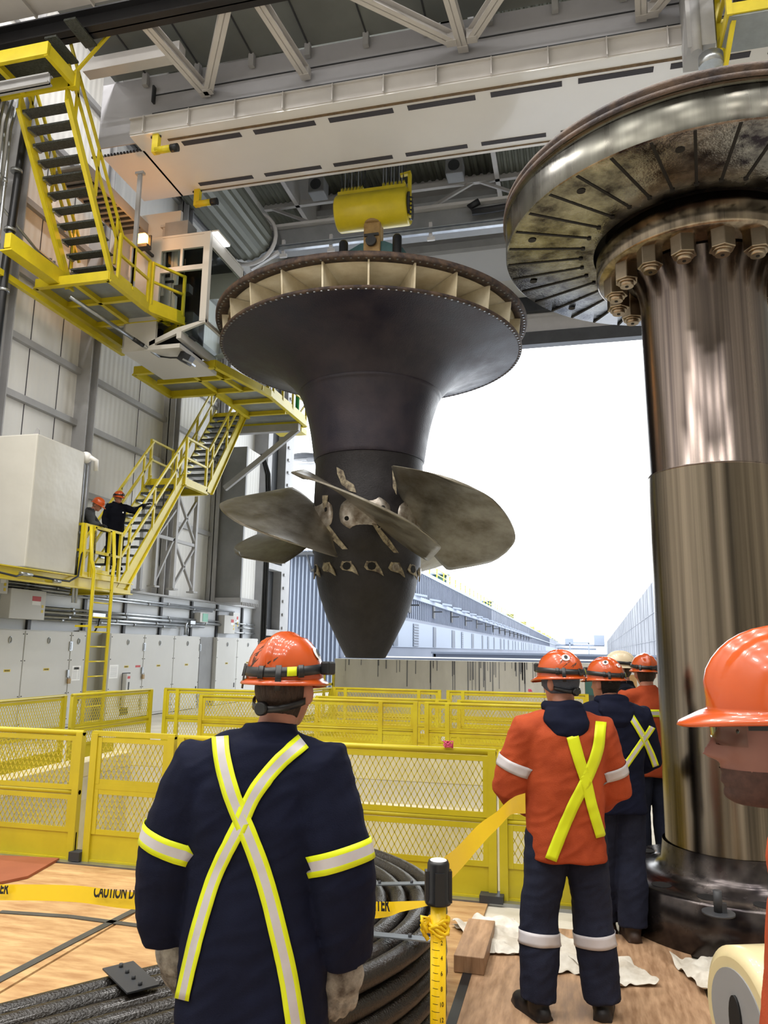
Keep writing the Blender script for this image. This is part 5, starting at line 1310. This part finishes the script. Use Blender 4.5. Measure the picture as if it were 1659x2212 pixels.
def helmet(parent,Hm,mt='helmet_orange',strap=True,lamp=True,seed=1,back_ridge=True,stickers=(),tilt=0.,dirt=0,yo=-.004,visor=.052,zo=.032,hs=.132):
    """hard hat in head coordinates (front +y); child of the person"""
    K=Hm@Matrix.Translation((0,yo,zo))@Matrix.Rotation(tilt,4,'X')
    rx,ry,rz=.112,.134,hs; n=72; rows=[]
    T=[.02,.1,.2,.3,.4,.5,.6,.7,.8,.88,.94,.98,1.0]
    def pt(t,th,off=0.):
        ph=t*pi/2; sx,cz=sin(ph)**.86,cos(ph)**.92
        x,y=cos(th)*rx*sx,sin(th)*ry*sx; z=cz*rz
        rg=.011*exp(-(x/.017)**4)*max(0,min(1,(.93-t)*6)); rg2=.004*(exp(-((abs(x)-.05)/.008)**2))*max(0,min(1,(.8-t)*6))
        nn=Vector((x/rx**2,y/ry**2,z/rz**2)); nn=nn.normalized() if nn.length>0 else Vector((0,0,1))
        return Vector((x,y,z))+nn*(rg+rg2+off)
    for t in T: rows.append([K@pt(t,2*pi*k/n) for k in range(n)])
    for q,(o_,dz) in enumerate(((.006,-.003),(.014,-.010),(.016,-.014),(.012,-.016))):
        row=[]
        for k in range(n):
            th=2*pi*k/n; p=pt(1.,th); v=max(0,sin(th)); vis=(v**4)*(visor if q else .012)*(1,1,1.05,1.0)[q]
            d=Vector((cos(th),sin(th),0)); row.append(K@(p+d*o_+Vector((0,vis,dz-vis*.28))))
        rows.append(row)
    m_=MB(); m_.grid(rows,closeu=True); m_.faces([K@Vector((0,0,rz+.01))]+rows[0],[(0,i+1,(i+1)%n+1) for i in range(n)])
    h=m_.build('hard_hat',mt,parent,world=False,solid=.0025)
    if dirt:
        random.seed(dirt); m_=MB()
        for i in range(9):
            th=-pi/2+random.uniform(-.7,.5); t=random.uniform(.35,.75); L=random.uniform(.1,.22); w_=random.uniform(.02,.06); sl=random.uniform(-.5,-.1)
            P_=[[K@pt(t+L*j/6,th+sl*j/6+ww*(1-abs(j-3)/3.4),.0012) for ww in (-w_,0,w_)] for j in range(7)]
            m_.grid(P_)
        m_.build('dirt_smear','dirt',h,clean=False)
    if strap:
        def band(h0,h1,off,mi_,name,a0=0,a1=2*pi,drop=.012,ns=64):
            R0,R1=[],[]
            for k in range(ns+1):
                th=a0+(a1-a0)*k/ns; dz=-drop*max(0,-sin(th))+.008*max(0,sin(th))
                for hh,R_ in ((h0,R0),(h1,R1)):
                    z=hh+dz; f=sqrt(max(0,1-(max(z,0)/rz)**2)); R_.append(K@Vector((cos(th)*(rx*f+off),sin(th)*(ry*f+off),z)))
            m2=MB(); m2.grid([R0,R1]); return m2.build(name,mi_,h,world=False,solid=.003)
        band(.018,.046,.008,'black_plastic','head_strap')
        for th in (-pi/2-.02,-pi/2+.95,-pi/2-1.0):
            band(.014,.05,.0115,'black_plastic','strap_buckle',th-.07,th+.07,ns=6)
        for th in (-pi/2+.42,-pi/2-.75):
            band(-.020,.052,.012,'black_plastic','strap_clip',th-.07,th+.07,ns=6)
        band(.020,.046,.0105,'hivis','strap_reflector',-pi/2+.62,-pi/2+.84,ns=6)
        if lamp:
            m_=MB(); m_.box(K@Vector((0,ry+.018,.05)),(.06,.035,.045),mtx=K.to_3x3().to_4x4()); hl=m_.build('headlamp','black_plastic',h,bevel=.006)
            m_=MB(); m_.tube([K@Vector((0,ry+.03,.05)),K@Vector((0,ry+.04,.05))],.016,16); m_.build('lamp_lens','galv',hl)
            m_=MB(); m_.box(K@Vector((rx+.018,.03,.035)),(.03,.05,.04),mtx=K.to_3x3().to_4x4()); m_.build('battery_pack','black_plastic',h,bevel=.006)
    for (th,t,r_,col,txt) in stickers:
        c=pt(t,th,.004); nn=Vector((c.x/rx**2,c.y/ry**2,c.z/rz**2)).normalized(); a=Vector((0,0,1)).cross(nn).normalized(); b_=nn.cross(a)
        m_=MB(); P_=[[K@(pt(t,th,.0)+a*r_*q*cos(2*pi*k/20)+b_*r_*q*sin(2*pi*k/20)+nn*(.006-.0035*q*q)) for k in range(20)] for q in (.02,.5,1.)]
        m_.grid(P_,closeu=True); st_=m_.build('sticker',col,h,clean=False)
        if txt:
            me=text_mesh(txt,.014,'red_label','sticker_text'); mt_=Matrix((a,b_,nn)).transposed().to_4x4(); mt_.translation=c+nn*.003
            me.transform(K@mt_); o=bpy.data.objects.new('sticker_text',me); C.objects.link(o); o.parent=st_
        else:
            m_=MB(); m_.grid([[K@(c+a*.45*r_*q*cos(2*pi*k/12)+b_*.6*r_*q*sin(2*pi*k/12)+nn*.0035) for k in range(12)] for q in (.02,1.)],closeu=True); m_.build('sticker_print','cab_dark',st_,clean=False)
    return h
def ratchet(parent,Hm,mt='black_plastic'):
    m_=MB(); P_=[]
    for zz in (-.062,-.042):
        P_.append([Hm@Vector((.088*cos(t),-.004+.112*sin(t)*.98,zz+.03*(1+sin(t)))) for t in [pi+.25+(pi-.5)*k/24 for k in range(25)]])
    m_.grid(P_); b_=m_.build('nape_strap',mt,parent,world=False,solid=.004)
    m_=MB(); a=Hm@Vector((-.012,-.108,-.05)); c=Hm@Vector((-.012,-.128,-.05)); m_.tube([a,a.lerp(c,.8),c],[.021,.021,.017],24); m_.build('ratchet_knob','black_plastic',b_)

def person(label,pos,rotz,S=1.,J=None,head=(0,0,0),jacket=('navy',.0,.78),trousers='jeans',boots='boot',gloves=None,hair='hair_brown',skin='skin',
           voxel=.009,extra_thick=0.,fold=.006,hem_r=(.19,.135),ghand=1.15,hands=None,sleeve_r=1.,hood=False,shirt_r=1.,seed=1.,beanie=False,name='person',helm={},curls=(.5,.5),rat=True,glasses=False,eyes=False,beard=None):
    root=thing(name,label,'person',pos,rotz)
    j=dict(hd=(0,.03,1.64),nk=(0,-.01,1.49),ub=(0,-.01,1.38),ch=(0,0,1.26),ws=(0,0,1.08),pv=(0,0,.93),
           sL=(-.185,0,1.43),sR=(.185,0,1.43),eL=(-.26,-.02,1.14),eR=(.26,-.02,1.14),wL=(-.27,.06,.90),wR=(.27,.06,.90),
           hL=(-.09,0,.90),hR=(.09,0,.90),kL=(-.11,.02,.49),kR=(.11,.02,.49),aL=(-.12,0,.09),aR=(.12,0,.09),fL=(-.2,1),fR=(.2,1),
           dL=None,dR=None,nL=(.6,.5,0),nR=(-.6,.5,0),tL=None,tR=None,gs=1.)
    j.update(J or {}); V={k:(Vector(v)*S if k=='nk' or (isinstance(v,(tuple,list)) and len(v)==3 and k[0] not in 'dnt') else v) for k,v in j.items()}
    Hm=Matrix.Translation(V['hd'])@Matrix.Rotation(head[0],4,'Z')@Matrix.Rotation(head[1],4,'X')@Matrix.Rotation(head[2],4,'Y')
    Hs=Hm@Matrix.Diagonal((S,S,S,1))
    X=Vector((1,0,0)); sp=[V['pv'],V['ws'],V['ch'],V['ub'],V['nk']]
    sx=(V['sR']-V['sL']); sx.z=0; sx.normalize()
    def axes(i,p):
        d=(sp[min(i+1,4)]-sp[max(i-1,0)]).normalized(); f=Vector((-sx.y,sx.x,0)); a=sx if i>1 else (X*.5+sx*.5).normalized(); b_=d.cross(a).normalized()*1; return a,b_
    def torso(m_,gr,hem=None,neck=True):
        R=[]
        if hem is not None:
            d=(V['ws']-V['pv']).normalized(); c=V['pv']+Vector((0,0,hem*S-V['pv'].z)); a,b_=axes(0,c); R.append((c,hem_r[0]*S*1.02,hem_r[1]*S*1.02,a,b_)); 
            if V['pv'].z-c.z>.06: R.append((V['pv'],hem_r[0]*S,hem_r[1]*S,a,b_))
        else: a,b_=axes(0,0); R.append((V['pv']-Vector((0,0,.05)),(.15+gr)*S,(.11+gr)*S,a,b_))
        dat=((.155,.115),(.175,.122),(.165,.105),(.065,.065))
        for i in (1,2,3,4):
            a,b_=axes(i,0); rx,ry=dat[i-1]; R.append((sp[i],(rx+gr)*S,(ry+gr)*S,a,b_))
        ring_loft(m_,R)
        # trapezius / shoulder yoke
        m_.tube([V['sL']*.9+V['ub']*.1,V['ub'].lerp(V['nk'],.45),V['sR']*.9+V['ub']*.1],[(.062+gr)*S,(.075+gr)*S,(.062+gr)*S],16)
    def arm(m_,s,gr,end=1.,rs=1.):
        sh,el,wr=V['s'+s],V['e'+s],V['w'+s]; inn=sh.lerp(V['ub'],.45); e_=el.lerp(wr,end)
        P_=[inn,sh,sh.lerp(el,.35),sh.lerp(el,.7),el,el.lerp(wr,.35),el.lerp(wr,.7*end),e_]
        rr=[.06,.064,.058,.052,.047,.045,.038,.031]; m_.tube(P_,[(r_+gr)*S*rs for r_ in rr],18)
    def leg(m_,s,gr,low=.0,fl=0.):
        h,k,a=V['h'+s],V['k'+s],V['a'+s]; a=a.lerp(k,low)
        m_.tube([h+Vector((0,0,.03)),h.lerp(k,.3),h.lerp(k,.7),k,k.lerp(a,.35),k.lerp(a,.75),a],[(r_+gr+f_*fl)*S for r_,f_ in zip((.088,.084,.068,.056,.057,.046,.038),(0,.1,.35,.7,.8,1,1.2))],18)
    # body (one continuous surface)
    m_=MB(); add_head(m_,Hs); m_.tube([Hs@Vector((0,-.02,-.06)),V['nk'].lerp(Hs@Vector((0,-.02,-.09)),.5),V['nk']-Vector((0,0,.06))],[.056*S,.057*S,.066*S],20)
    torso(m_,0); 
    for s in 'LR': arm(m_,s,0); leg(m_,s,0); 
    for i,s in enumerate('LR'):
        d=Vector(V['d'+s]) if V['d'+s] else (V['w'+s]-V['e'+s]); ts=Vector((0,1,0)) if V['d'+s] is None else Vector((0,.3,1))
        hand(m_,V['w'+s],d,Vector(V['n'+s]),ts,curls[i],S,.95)
        m_.sphere(V['a'+s]-Vector((0,0,.03*S)),(.03*S,.04*S,.03*S),12,8)
    mobj(remesh(m_,voxel*.72,2),'body',skin,root)
    # jacket
    gr=.024+extra_thick
    m_=MB(); torso(m_,gr,jacket[2])
    for s in 'LR': arm(m_,s,gr*sleeve_r,.97)
    m_.tube([V['nk']-Vector((0,0,.03)),V['nk']+Vector((0,.004,.05*S))],[(.088*S),(.076*S)],20)
    jm=remesh(m_,voxel,4,fold,seed); jk=mobj(jm,'jacket',jacket[0],root); bvh=BVHTree.FromObject(jk,bpy.context.evaluated_depsgraph_get())
    # trousers
    m_=MB(); a,b_=axes(0,0); ring_loft(m_,[(V['pv']+Vector((0,0,.08)),.158*S,.118*S,X,Vector((0,1,0))),(V['pv']-Vector((0,0,.06)),.168*S,.125*S,X,Vector((0,1,0)))])
    for s in 'LR': leg(m_,s,.024,.02,.022)
    tm=remesh(m_,voxel,3,fold*.9,seed+5); tr=mobj(tm,'trousers',trousers,root); tbvh=BVHTree.FromObject(tr,bpy.context.evaluated_depsgraph_get())
    m_=MB()
    for s in 'LR':
        mm=MB(); boot(mm,V['a'+s],Vector((*V['f'+s],0)),S); mobj(remesh(mm,.008,2),'boot',boots,root)
    if gloves:
        for i,s in enumerate('LR'):
            d=Vector(V['d'+s]) if V['d'+s] else (V['w'+s]-V['e'+s]); ts=Vector((0,1,0)) if V['d'+s] is None else Vector((0,.3,1))
            mm=MB(); ts=Vector(V['t'+s]) if V['t'+s] else ts; hand(mm,V['w'+s],d,Vector(V['n'+s]),ts,curls[i],S*V['gs'],1.22*ghand/1.15)
            dn=d.normalized(); mm.tube([V['w'+s]-dn*.05,V['w'+s]+dn*.02],[.045*S,.038*S],14)
            mobj(remesh(mm,.0045 if voxel<.0085 else .006,1,.0015),'glove',gloves,root)
    # hair
    if hair:
        n=48; rows=[]
        for i in range(0,24):
            t=pi*(.10+.62*i/23); row=[]
            for k in range(n+1):
                th=pi+.30+(pi-.60)*k/n      # back half only
                if i<8: th=pi-.1+(pi+.2)*k/n
                p=head_pt(sin(t)*cos(th),sin(t)*sin(th),cos(t)); q=p.copy(); q.z*=1; 
                f=1.075+.02*noise.noise(Vector((k*.35,i*.2,seed*5))); f*= 1-.05*max(0,(i-17)/6)
                row.append(Hs@Vector((p.x*f,p.y*f,p.z*1.03)))
            rows.append(row)
        m_=MB(); m_.grid(rows); hh=m_.build('hair',hair,root,world=False,solid=.006)
    if beanie:
        n=48; rows=[]
        for i in range(0,20):
            t=pi*(.05+.60*i/19); row=[]
            for k in range(n):
                th=2*pi*k/n; fr=max(0,sin(th))
                tt=t*(1-.24*fr*(i/19)); p=head_pt(sin(tt)*cos(th),min(sin(tt)*sin(th),1),cos(tt)); f=1.12+.012*sin(k*1.3+i)
                if sin(th)>0: p.y=.094*sin(tt)*sin(th)
                row.append(Hs@Vector((p.x*f,p.y*f,p.z*1.04)))
            rows.append(row)
        m_=MB(); m_.grid(rows,closeu=True); m_.build('beanie','beanie',root,world=False,solid=.006)
    if beard:
        n=40; rows=[]
        for i in range(16):
            t=pi*(.66+.30*i/15); row=[]
            for k in range(n+1):
                th=-.35+(pi+.7)*k/n; p=head_pt(sin(t)*cos(th),sin(t)*sin(th),cos(t)); e_=min(1,i/3,k/4,(n-k)/4)
                row.append(Hs@(p*(1.0+.022*e_+.008*noise.noise(Vector((k*.7,i*.7,seed))))))
            rows.append(row)
        m_=MB(); m_.grid(rows); m_.build('beard',beard,root,world=False)
    if eyes:
        for sx_ in (-1,1):
            m_=MB(); c=Hs@Vector((sx_*.031,.0655,.004)); m_.sphere(c,.0112*S); e_=m_.build('eye','eye_white',root,world=False)
            m_=MB(); m_.sphere(Hs@Vector((sx_*.031,.0725,.003)),.006*S); m_.build('iris','eye_iris',e_,world=False)
    if glasses:
        m_=MB(); P_=[[Hs@Vector((.066*sin(a),.055+.052*cos(a)-.01*abs(zz),.004+zz)) for a in [-1.25+2.5*k/20 for k in range(21)]] for zz in (-.022,-.01,.01,.022)]
        m_.grid(P_); g_=m_.build('safety_glasses','glass',root,world=False,solid=.002)
        for sx_ in (-1,1):
            m_=MB(); m_.bar(Hs@Vector((sx_*.068,.07,.012)),Hs@Vector((sx_*.083,-.01,.012)),.003,.008); m_.build('temple_arm','black_plastic',g_,world=False)
    helmet(root,Hs,**helm)
    if rat: ratchet(root,Hs)
    if hood:
        n=24; m_=MB(); c=V['nk']
        pts=[]
        for k in range(17):
            a=pi+.1+(pi-.2)*k/16*1.0; pts.append(c+Vector((cos(a)*.092*S,sin(a)*.085*S+.02,.035+.05*sin(a)*0+.035*(-1)*abs(sin(a))*0)))
        m_.tube(pts,[.026*S+.014*S*sin(pi*k/16) for k in range(17)],12)
        ring_loft(m_,[(c+Vector((0,-.055,.03)),.10*S,.05*S,X,Vector((0,1,0))),(c+Vector((0,-.095,-.03)),.118*S,.055*S,X,Vector((0,1,0))),(c+Vector((0,-.12,-.09)),.085*S,.045*S,X,Vector((0,1,0))),(c+Vector((0,-.11,-.17)),.022*S,.02*S,X,Vector((0,1,0)))])
        mobj(remesh(m_,.008,3,.008,seed+9,(14,14,14)),'hood',hood,root)
    return root,V,bvh,tbvh,jk,tr,Hs
def stripe_px(root,bvh,pts,hw,parent,mats,name='reflective_stripe'):
    """ribbon of three bands laid on a garment along a traced seam"""
    Rw=basis(root).inverted(); S_=spline([(x,y,0) for x,y in pts],7); rows=[]; org=Rw@CAM
    cols=(-1,-.46,.46,1)
    for i,p in enumerate(S_):
        tg=(S_[min(i+1,len(S_)-1)]-S_[max(i-1,0)]).normalized(); nr=Vector((-tg.y,tg.x,0)); f=i/(len(S_)-1); h=hw[0]*(1-f)+hw[1]*f; row=[]
        for c in cols:
            q=p+nr*c*h; d=(Rw.to_3x3()@ray_px(q.x,q.y)).normalized(); loc,nn,ix,ds=bvh.ray_cast(org,d)
            if loc is None: row=None; break
            if nn.dot(d)>0: nn=-nn
            row.append(loc+nn*.004-d*.003)
        if row and (not rows or (row[1]-rows[-1][1]).length<.2): rows.append(row)
    if len(rows)<2: return None
    m_=MB(); m_.grid(rows,mfun=lambda i,k:0 if k!=1 else 1); return m_.build(name,mats,parent,world=False,solid=.0015,clean=False)
def band(bvh,c,ax,hw,parent,mats,rmax=.14,n=40,name='reflective_band'):
    ax=ax.normalized(); u=ax.orthogonal().normalized(); v=ax.cross(u); rows=[]
    for s_ in (-1,-.46,.46,1):
        row=[]
        for k in range(n):
            d=u*cos(2*pi*k/n)+v*sin(2*pi*k/n); o=c+ax*hw*s_+d*rmax; loc,nn,ix,ds=bvh.ray_cast(o,-d,rmax)
            row.append((loc if loc else c+ax*hw*s_+d*rmax*.5)+d*.005)
        rows.append(row)
    # smooth radially
    m_=MB(); m_.grid(rows,closeu=True,mfun=lambda i,k:1 if i==1 else 0); return m_.build(name,mats,parent,world=False,solid=.0015,clean=False)
HV=['hivis','silver_tape']; HY=['hivis','hivis']; SV=['silver_tape','silver_tape']
# ---- A: man in front, navy coverall, seen from behind
r,V,b1,b2,jk,tr,Hs=person('man in navy coverall with yellow and silver crossed stripes, largest figure in front',(-.945,2.28,0),.10,1.03,
  J=dict(hd=(.055,.03,1.62),nk=(.02,-.01,1.475),sL=(-.175,-.01,1.375),sR=(.175,-.01,1.375),ub=(0,-.01,1.36),eL=(-.265,-.03,1.11),eR=(.255,-.03,1.11),wL=(-.275,.04,.905),wR=(.255,.04,.88),dL=(.1,.05,-1),dR=(-.02,.05,-1),nL=(.5,.9,0),nR=(-.5,.9,0),tL=(1,0,0),tR=(-1,0,0),gs=1.16),
  head=(-.24,.0,.0),jacket=('navy',0,.60),trousers='navy2',gloves='glove',extra_thick=.016,hem_r=(.212,.155),sleeve_r=1.25,voxel=.008,fold=.012,seed=2.,curls=(.22,.28),
  helm=dict(dirt=4,tilt=-.02,stickers=((.15,.62,.022,'white_label',''),)),ghand=1.2)
stripe_px(r,b1,[(475,1574),(482,1640),(503,1720),(540,1810),(572,1900),(600,2010),(622,2110),(640,2230)],(18,21),jk,HV)
stripe_px(r,b1,[(655,1603),(600,1650),(550,1715),(515,1790),(470,1880),(437,1980),(412,2080),(388,2190)],(18,15),jk,HV)
band(b1,V['sL'].lerp(V['eL'],.74),V['eL']-V['sL'],.029,jk,HV); band(b1,V['sR'].lerp(V['eR'],.80),V['eR']-V['sR'],.029,jk,HV)
# ---- B: orange jacket
r,V,b1,b2,jk,tr,Hs=person('man in orange jacket with yellow crossed straps and grey beanie under his helmet',(-.075,4.27,0),.22,1.0,
  J=dict(hd=(0,.05,1.635),nk=(.0,0,1.475),sL=(-.18,.01,1.37),sR=(.18,.01,1.37),eL=(-.275,.04,1.10),eR=(.255,.05,1.10),wL=(-.13,.22,.98),wR=(.12,.24,.98),dL=(1,.35,-.1),dR=(-1,.3,-.1),nL=(.2,-1,0),nR=(-.2,-1,0),
    hL=(-.09,0,.88),hR=(.09,0,.88),kL=(-.14,.02,.48),kR=(.13,.02,.48),aL=(-.16,-.02,.09),aR=(.16,0,.09),fL=(-.45,1),fR=(.3,1)),
  head=(.62,-.05,0),jacket=('orange_cloth',0,.76),trousers='jeans',gloves='glove_black',extra_thick=.016,hem_r=(.195,.15),fold=.014,seed=3.,hood='black_cloth' if 0 else 'navy',beanie=True,hair=None,glasses=True,
  helm=dict(stickers=((-pi/2-.55,.52,.022,'white_label',''),),dirt=9),rat=True,sleeve_r=1.3)
stripe_px(r,b1,[(1236,1590),(1250,1640),(1266,1690),(1278,1740),(1295,1800),(1308,1850)],(13,10),jk,HY)
stripe_px(r,b1,[(1298,1560),(1290,1620),(1268,1680),(1238,1740),(1212,1800),(1190,1857)],(12,13),jk,HY)
band(b1,V['sL'].lerp(V['eL'],.62),V['eL']-V['sL'],.028,jk,SV); band(b1,V['sR'].lerp(V['eR'],.68),V['eR']-V['sR'],.028,jk,SV)
for s in 'LR': band(b2,V['k'+s].lerp(V['a'+s],.26),V['a'+s]-V['k'+s],.03,tr,SV,.16)
# ---- C: navy jacket, jeans
r,V,b1,b2,jk,tr,Hs=person('man in navy hooded jacket with crossed stripes standing by the shaft base',(.22,5.42,0),.30,.985,
  J=dict(hd=(-.02,.05,1.62),nk=(0,0,1.475),sL=(-.19,.02,1.39),sR=(.19,0,1.39),eL=(-.24,.12,1.12),eR=(.27,.05,1.12),wL=(-.10,.30,1.05),wR=(.13,.27,1.05),dL=(1,.2,0),dR=(-1,.2,0),nL=(.2,-1,0),nR=(-.2,-1,0),
    kL=(-.07,.08,.49),kR=(.10,.02,.49),aL=(-.02,.16,.09),aR=(.08,-.02,.09),fL=(-.1,1),fR=(.1,1)),
  head=(.55,-.02,0),jacket=('navy',0,.80),trousers='jeans',boots='boot_brown',gloves='glove_black',fold=.011,seed=5.,hood='navy',hair='hair_black',extra_thick=.012,hem_r=(.2,.14),
  helm=dict(stickers=((-pi/2-.9,.45,.02,'white_label',''),(-pi/2-.1,.62,.016,'white_label','CP')),dirt=0,lamp=True),rat=False)
stripe_px(r,b1,[(1334,1516),(1360,1545),(1385,1585),(1405,1625),(1416,1655)],(7,7),jk,HV)
stripe_px(r,b1,[(1420,1534),(1408,1570),(1388,1600),(1366,1632),(1345,1662)],(7,7),jk,HV)
# ---- D: near right, profile
hp=CAM+ray_px(1702,1580)*1.24
r,V,b1,b2,jk,tr,Hs=person('man in profile with clean orange helmet and safety glasses at the right edge',(hp.x+.11,hp.y+.0,0),pi/2-.02,1.,
  J=dict(hd=(0,.12,hp.z),nk=(0,.0,hp.z-.165),ub=(0,-.01,hp.z-.28),ch=(0,0,1.20),sL=(-.2,0,hp.z-.24),sR=(.2,0,hp.z-.24)),
  head=(.12,-.04,0),jacket=('orange_cloth',0,.7),skin='skin_dark',voxel=.0065,hair='hair_black',helm=dict(strap=False,lamp=False,yo=-.025,visor=.034,hs=.124,zo=.036),rat=False,glasses=True,eyes=True,beard='stubble',extra_thick=.03,fold=.006,seed=7.,gloves='glove_black')
# ---- E: leaning on rail of the lower platform
r,V,b1,b2,jk,tr,Hs=person('man in dark grey jacket leaning on the yellow rail of the lower platform',(-9.95,13.72,3.12),-1.15,1.0,
  J=dict(hd=(0,.29,1.56),nk=(0,.17,1.43),ub=(0,.14,1.32),ch=(0,.10,1.20),ws=(0,.02,1.06),pv=(0,-.04,.92),sL=(-.19,.15,1.34),sR=(.19,.15,1.34),eL=(-.36,.30,1.14),eR=(.25,.28,1.12),wL=(-.46,.44,1.10),wR=(.26,.42,1.10),dL=(-.3,1,0),dR=(0,1,0),nL=(0,0,-1),nR=(0,0,-1)),
  head=(-.25,-.45,0),jacket=('grey_cloth',0,.8),trousers='jeans',gloves='glove_black',voxel=.012,hair='hair_grey',helm=dict(strap=False,lamp=False),rat=False,hood='grey_cloth',seed=8.,eyes=True)
# ---- F: on the stair
r,V,b1,b2,jk,tr,Hs=person('man in black hooded top on the stair, one arm stretched to the rail',(-9.95,14.95,3.42),-2.25,1.,
  J=dict(hd=(0,.05,1.63),eL=(-.36,.10,1.36),wL=(-.56,.18,1.52),dL=(-.8,.3,.5),nL=(0,0,-1),eR=(.25,-.02,1.15),wR=(.24,.08,.92),kL=(-.1,.03,.5),kR=(.12,.1,.52),aL=(-.1,-.02,.09),aR=(.13,.12,.09),sL=(-.2,0,1.44)),
  head=(.3,-.12,0),jacket=('black_cloth',0,.8),trousers='black_cloth',gloves='glove_black',voxel=.012,hair='hair_black',helm=dict(strap=True,lamp=True),rat=False,hood='black_cloth',seed=9.,eyes=True)
m_=MB(); m_.box((-.09,.15,1.3),(.03,.01,.03)); o=m_.build('chest_badge','white_label',r,world=False)
# ---- G, H behind C
q=at(1342,1500,Y=7.6)
person('person with cream helmet mostly hidden behind the navy hooded man',(q.x+.03,7.6,0),1.6,1.0,jacket=('black_cloth',0,.8),head=(0,0,0),helm=dict(mt='helmet_white',strap=True,lamp=False),rat=False,voxel=.014,seed=11.,eyes=True)
q=at(1398,1500,Y=7.0)
r,V,b1,b2,jk,tr,Hs=person('person in orange jacket with yellow band, half hidden behind the steel shaft',(q.x+.0,7.0,0),.3,.99,jacket=('orange_cloth',0,.8),helm=dict(strap=True,lamp=True),rat=False,voxel=.014,seed=12.,gloves='glove_black')
band(b1,V['ub']-Vector((0,0,.06)),Vector((0,0,1)),.03,jk,HV,.45)
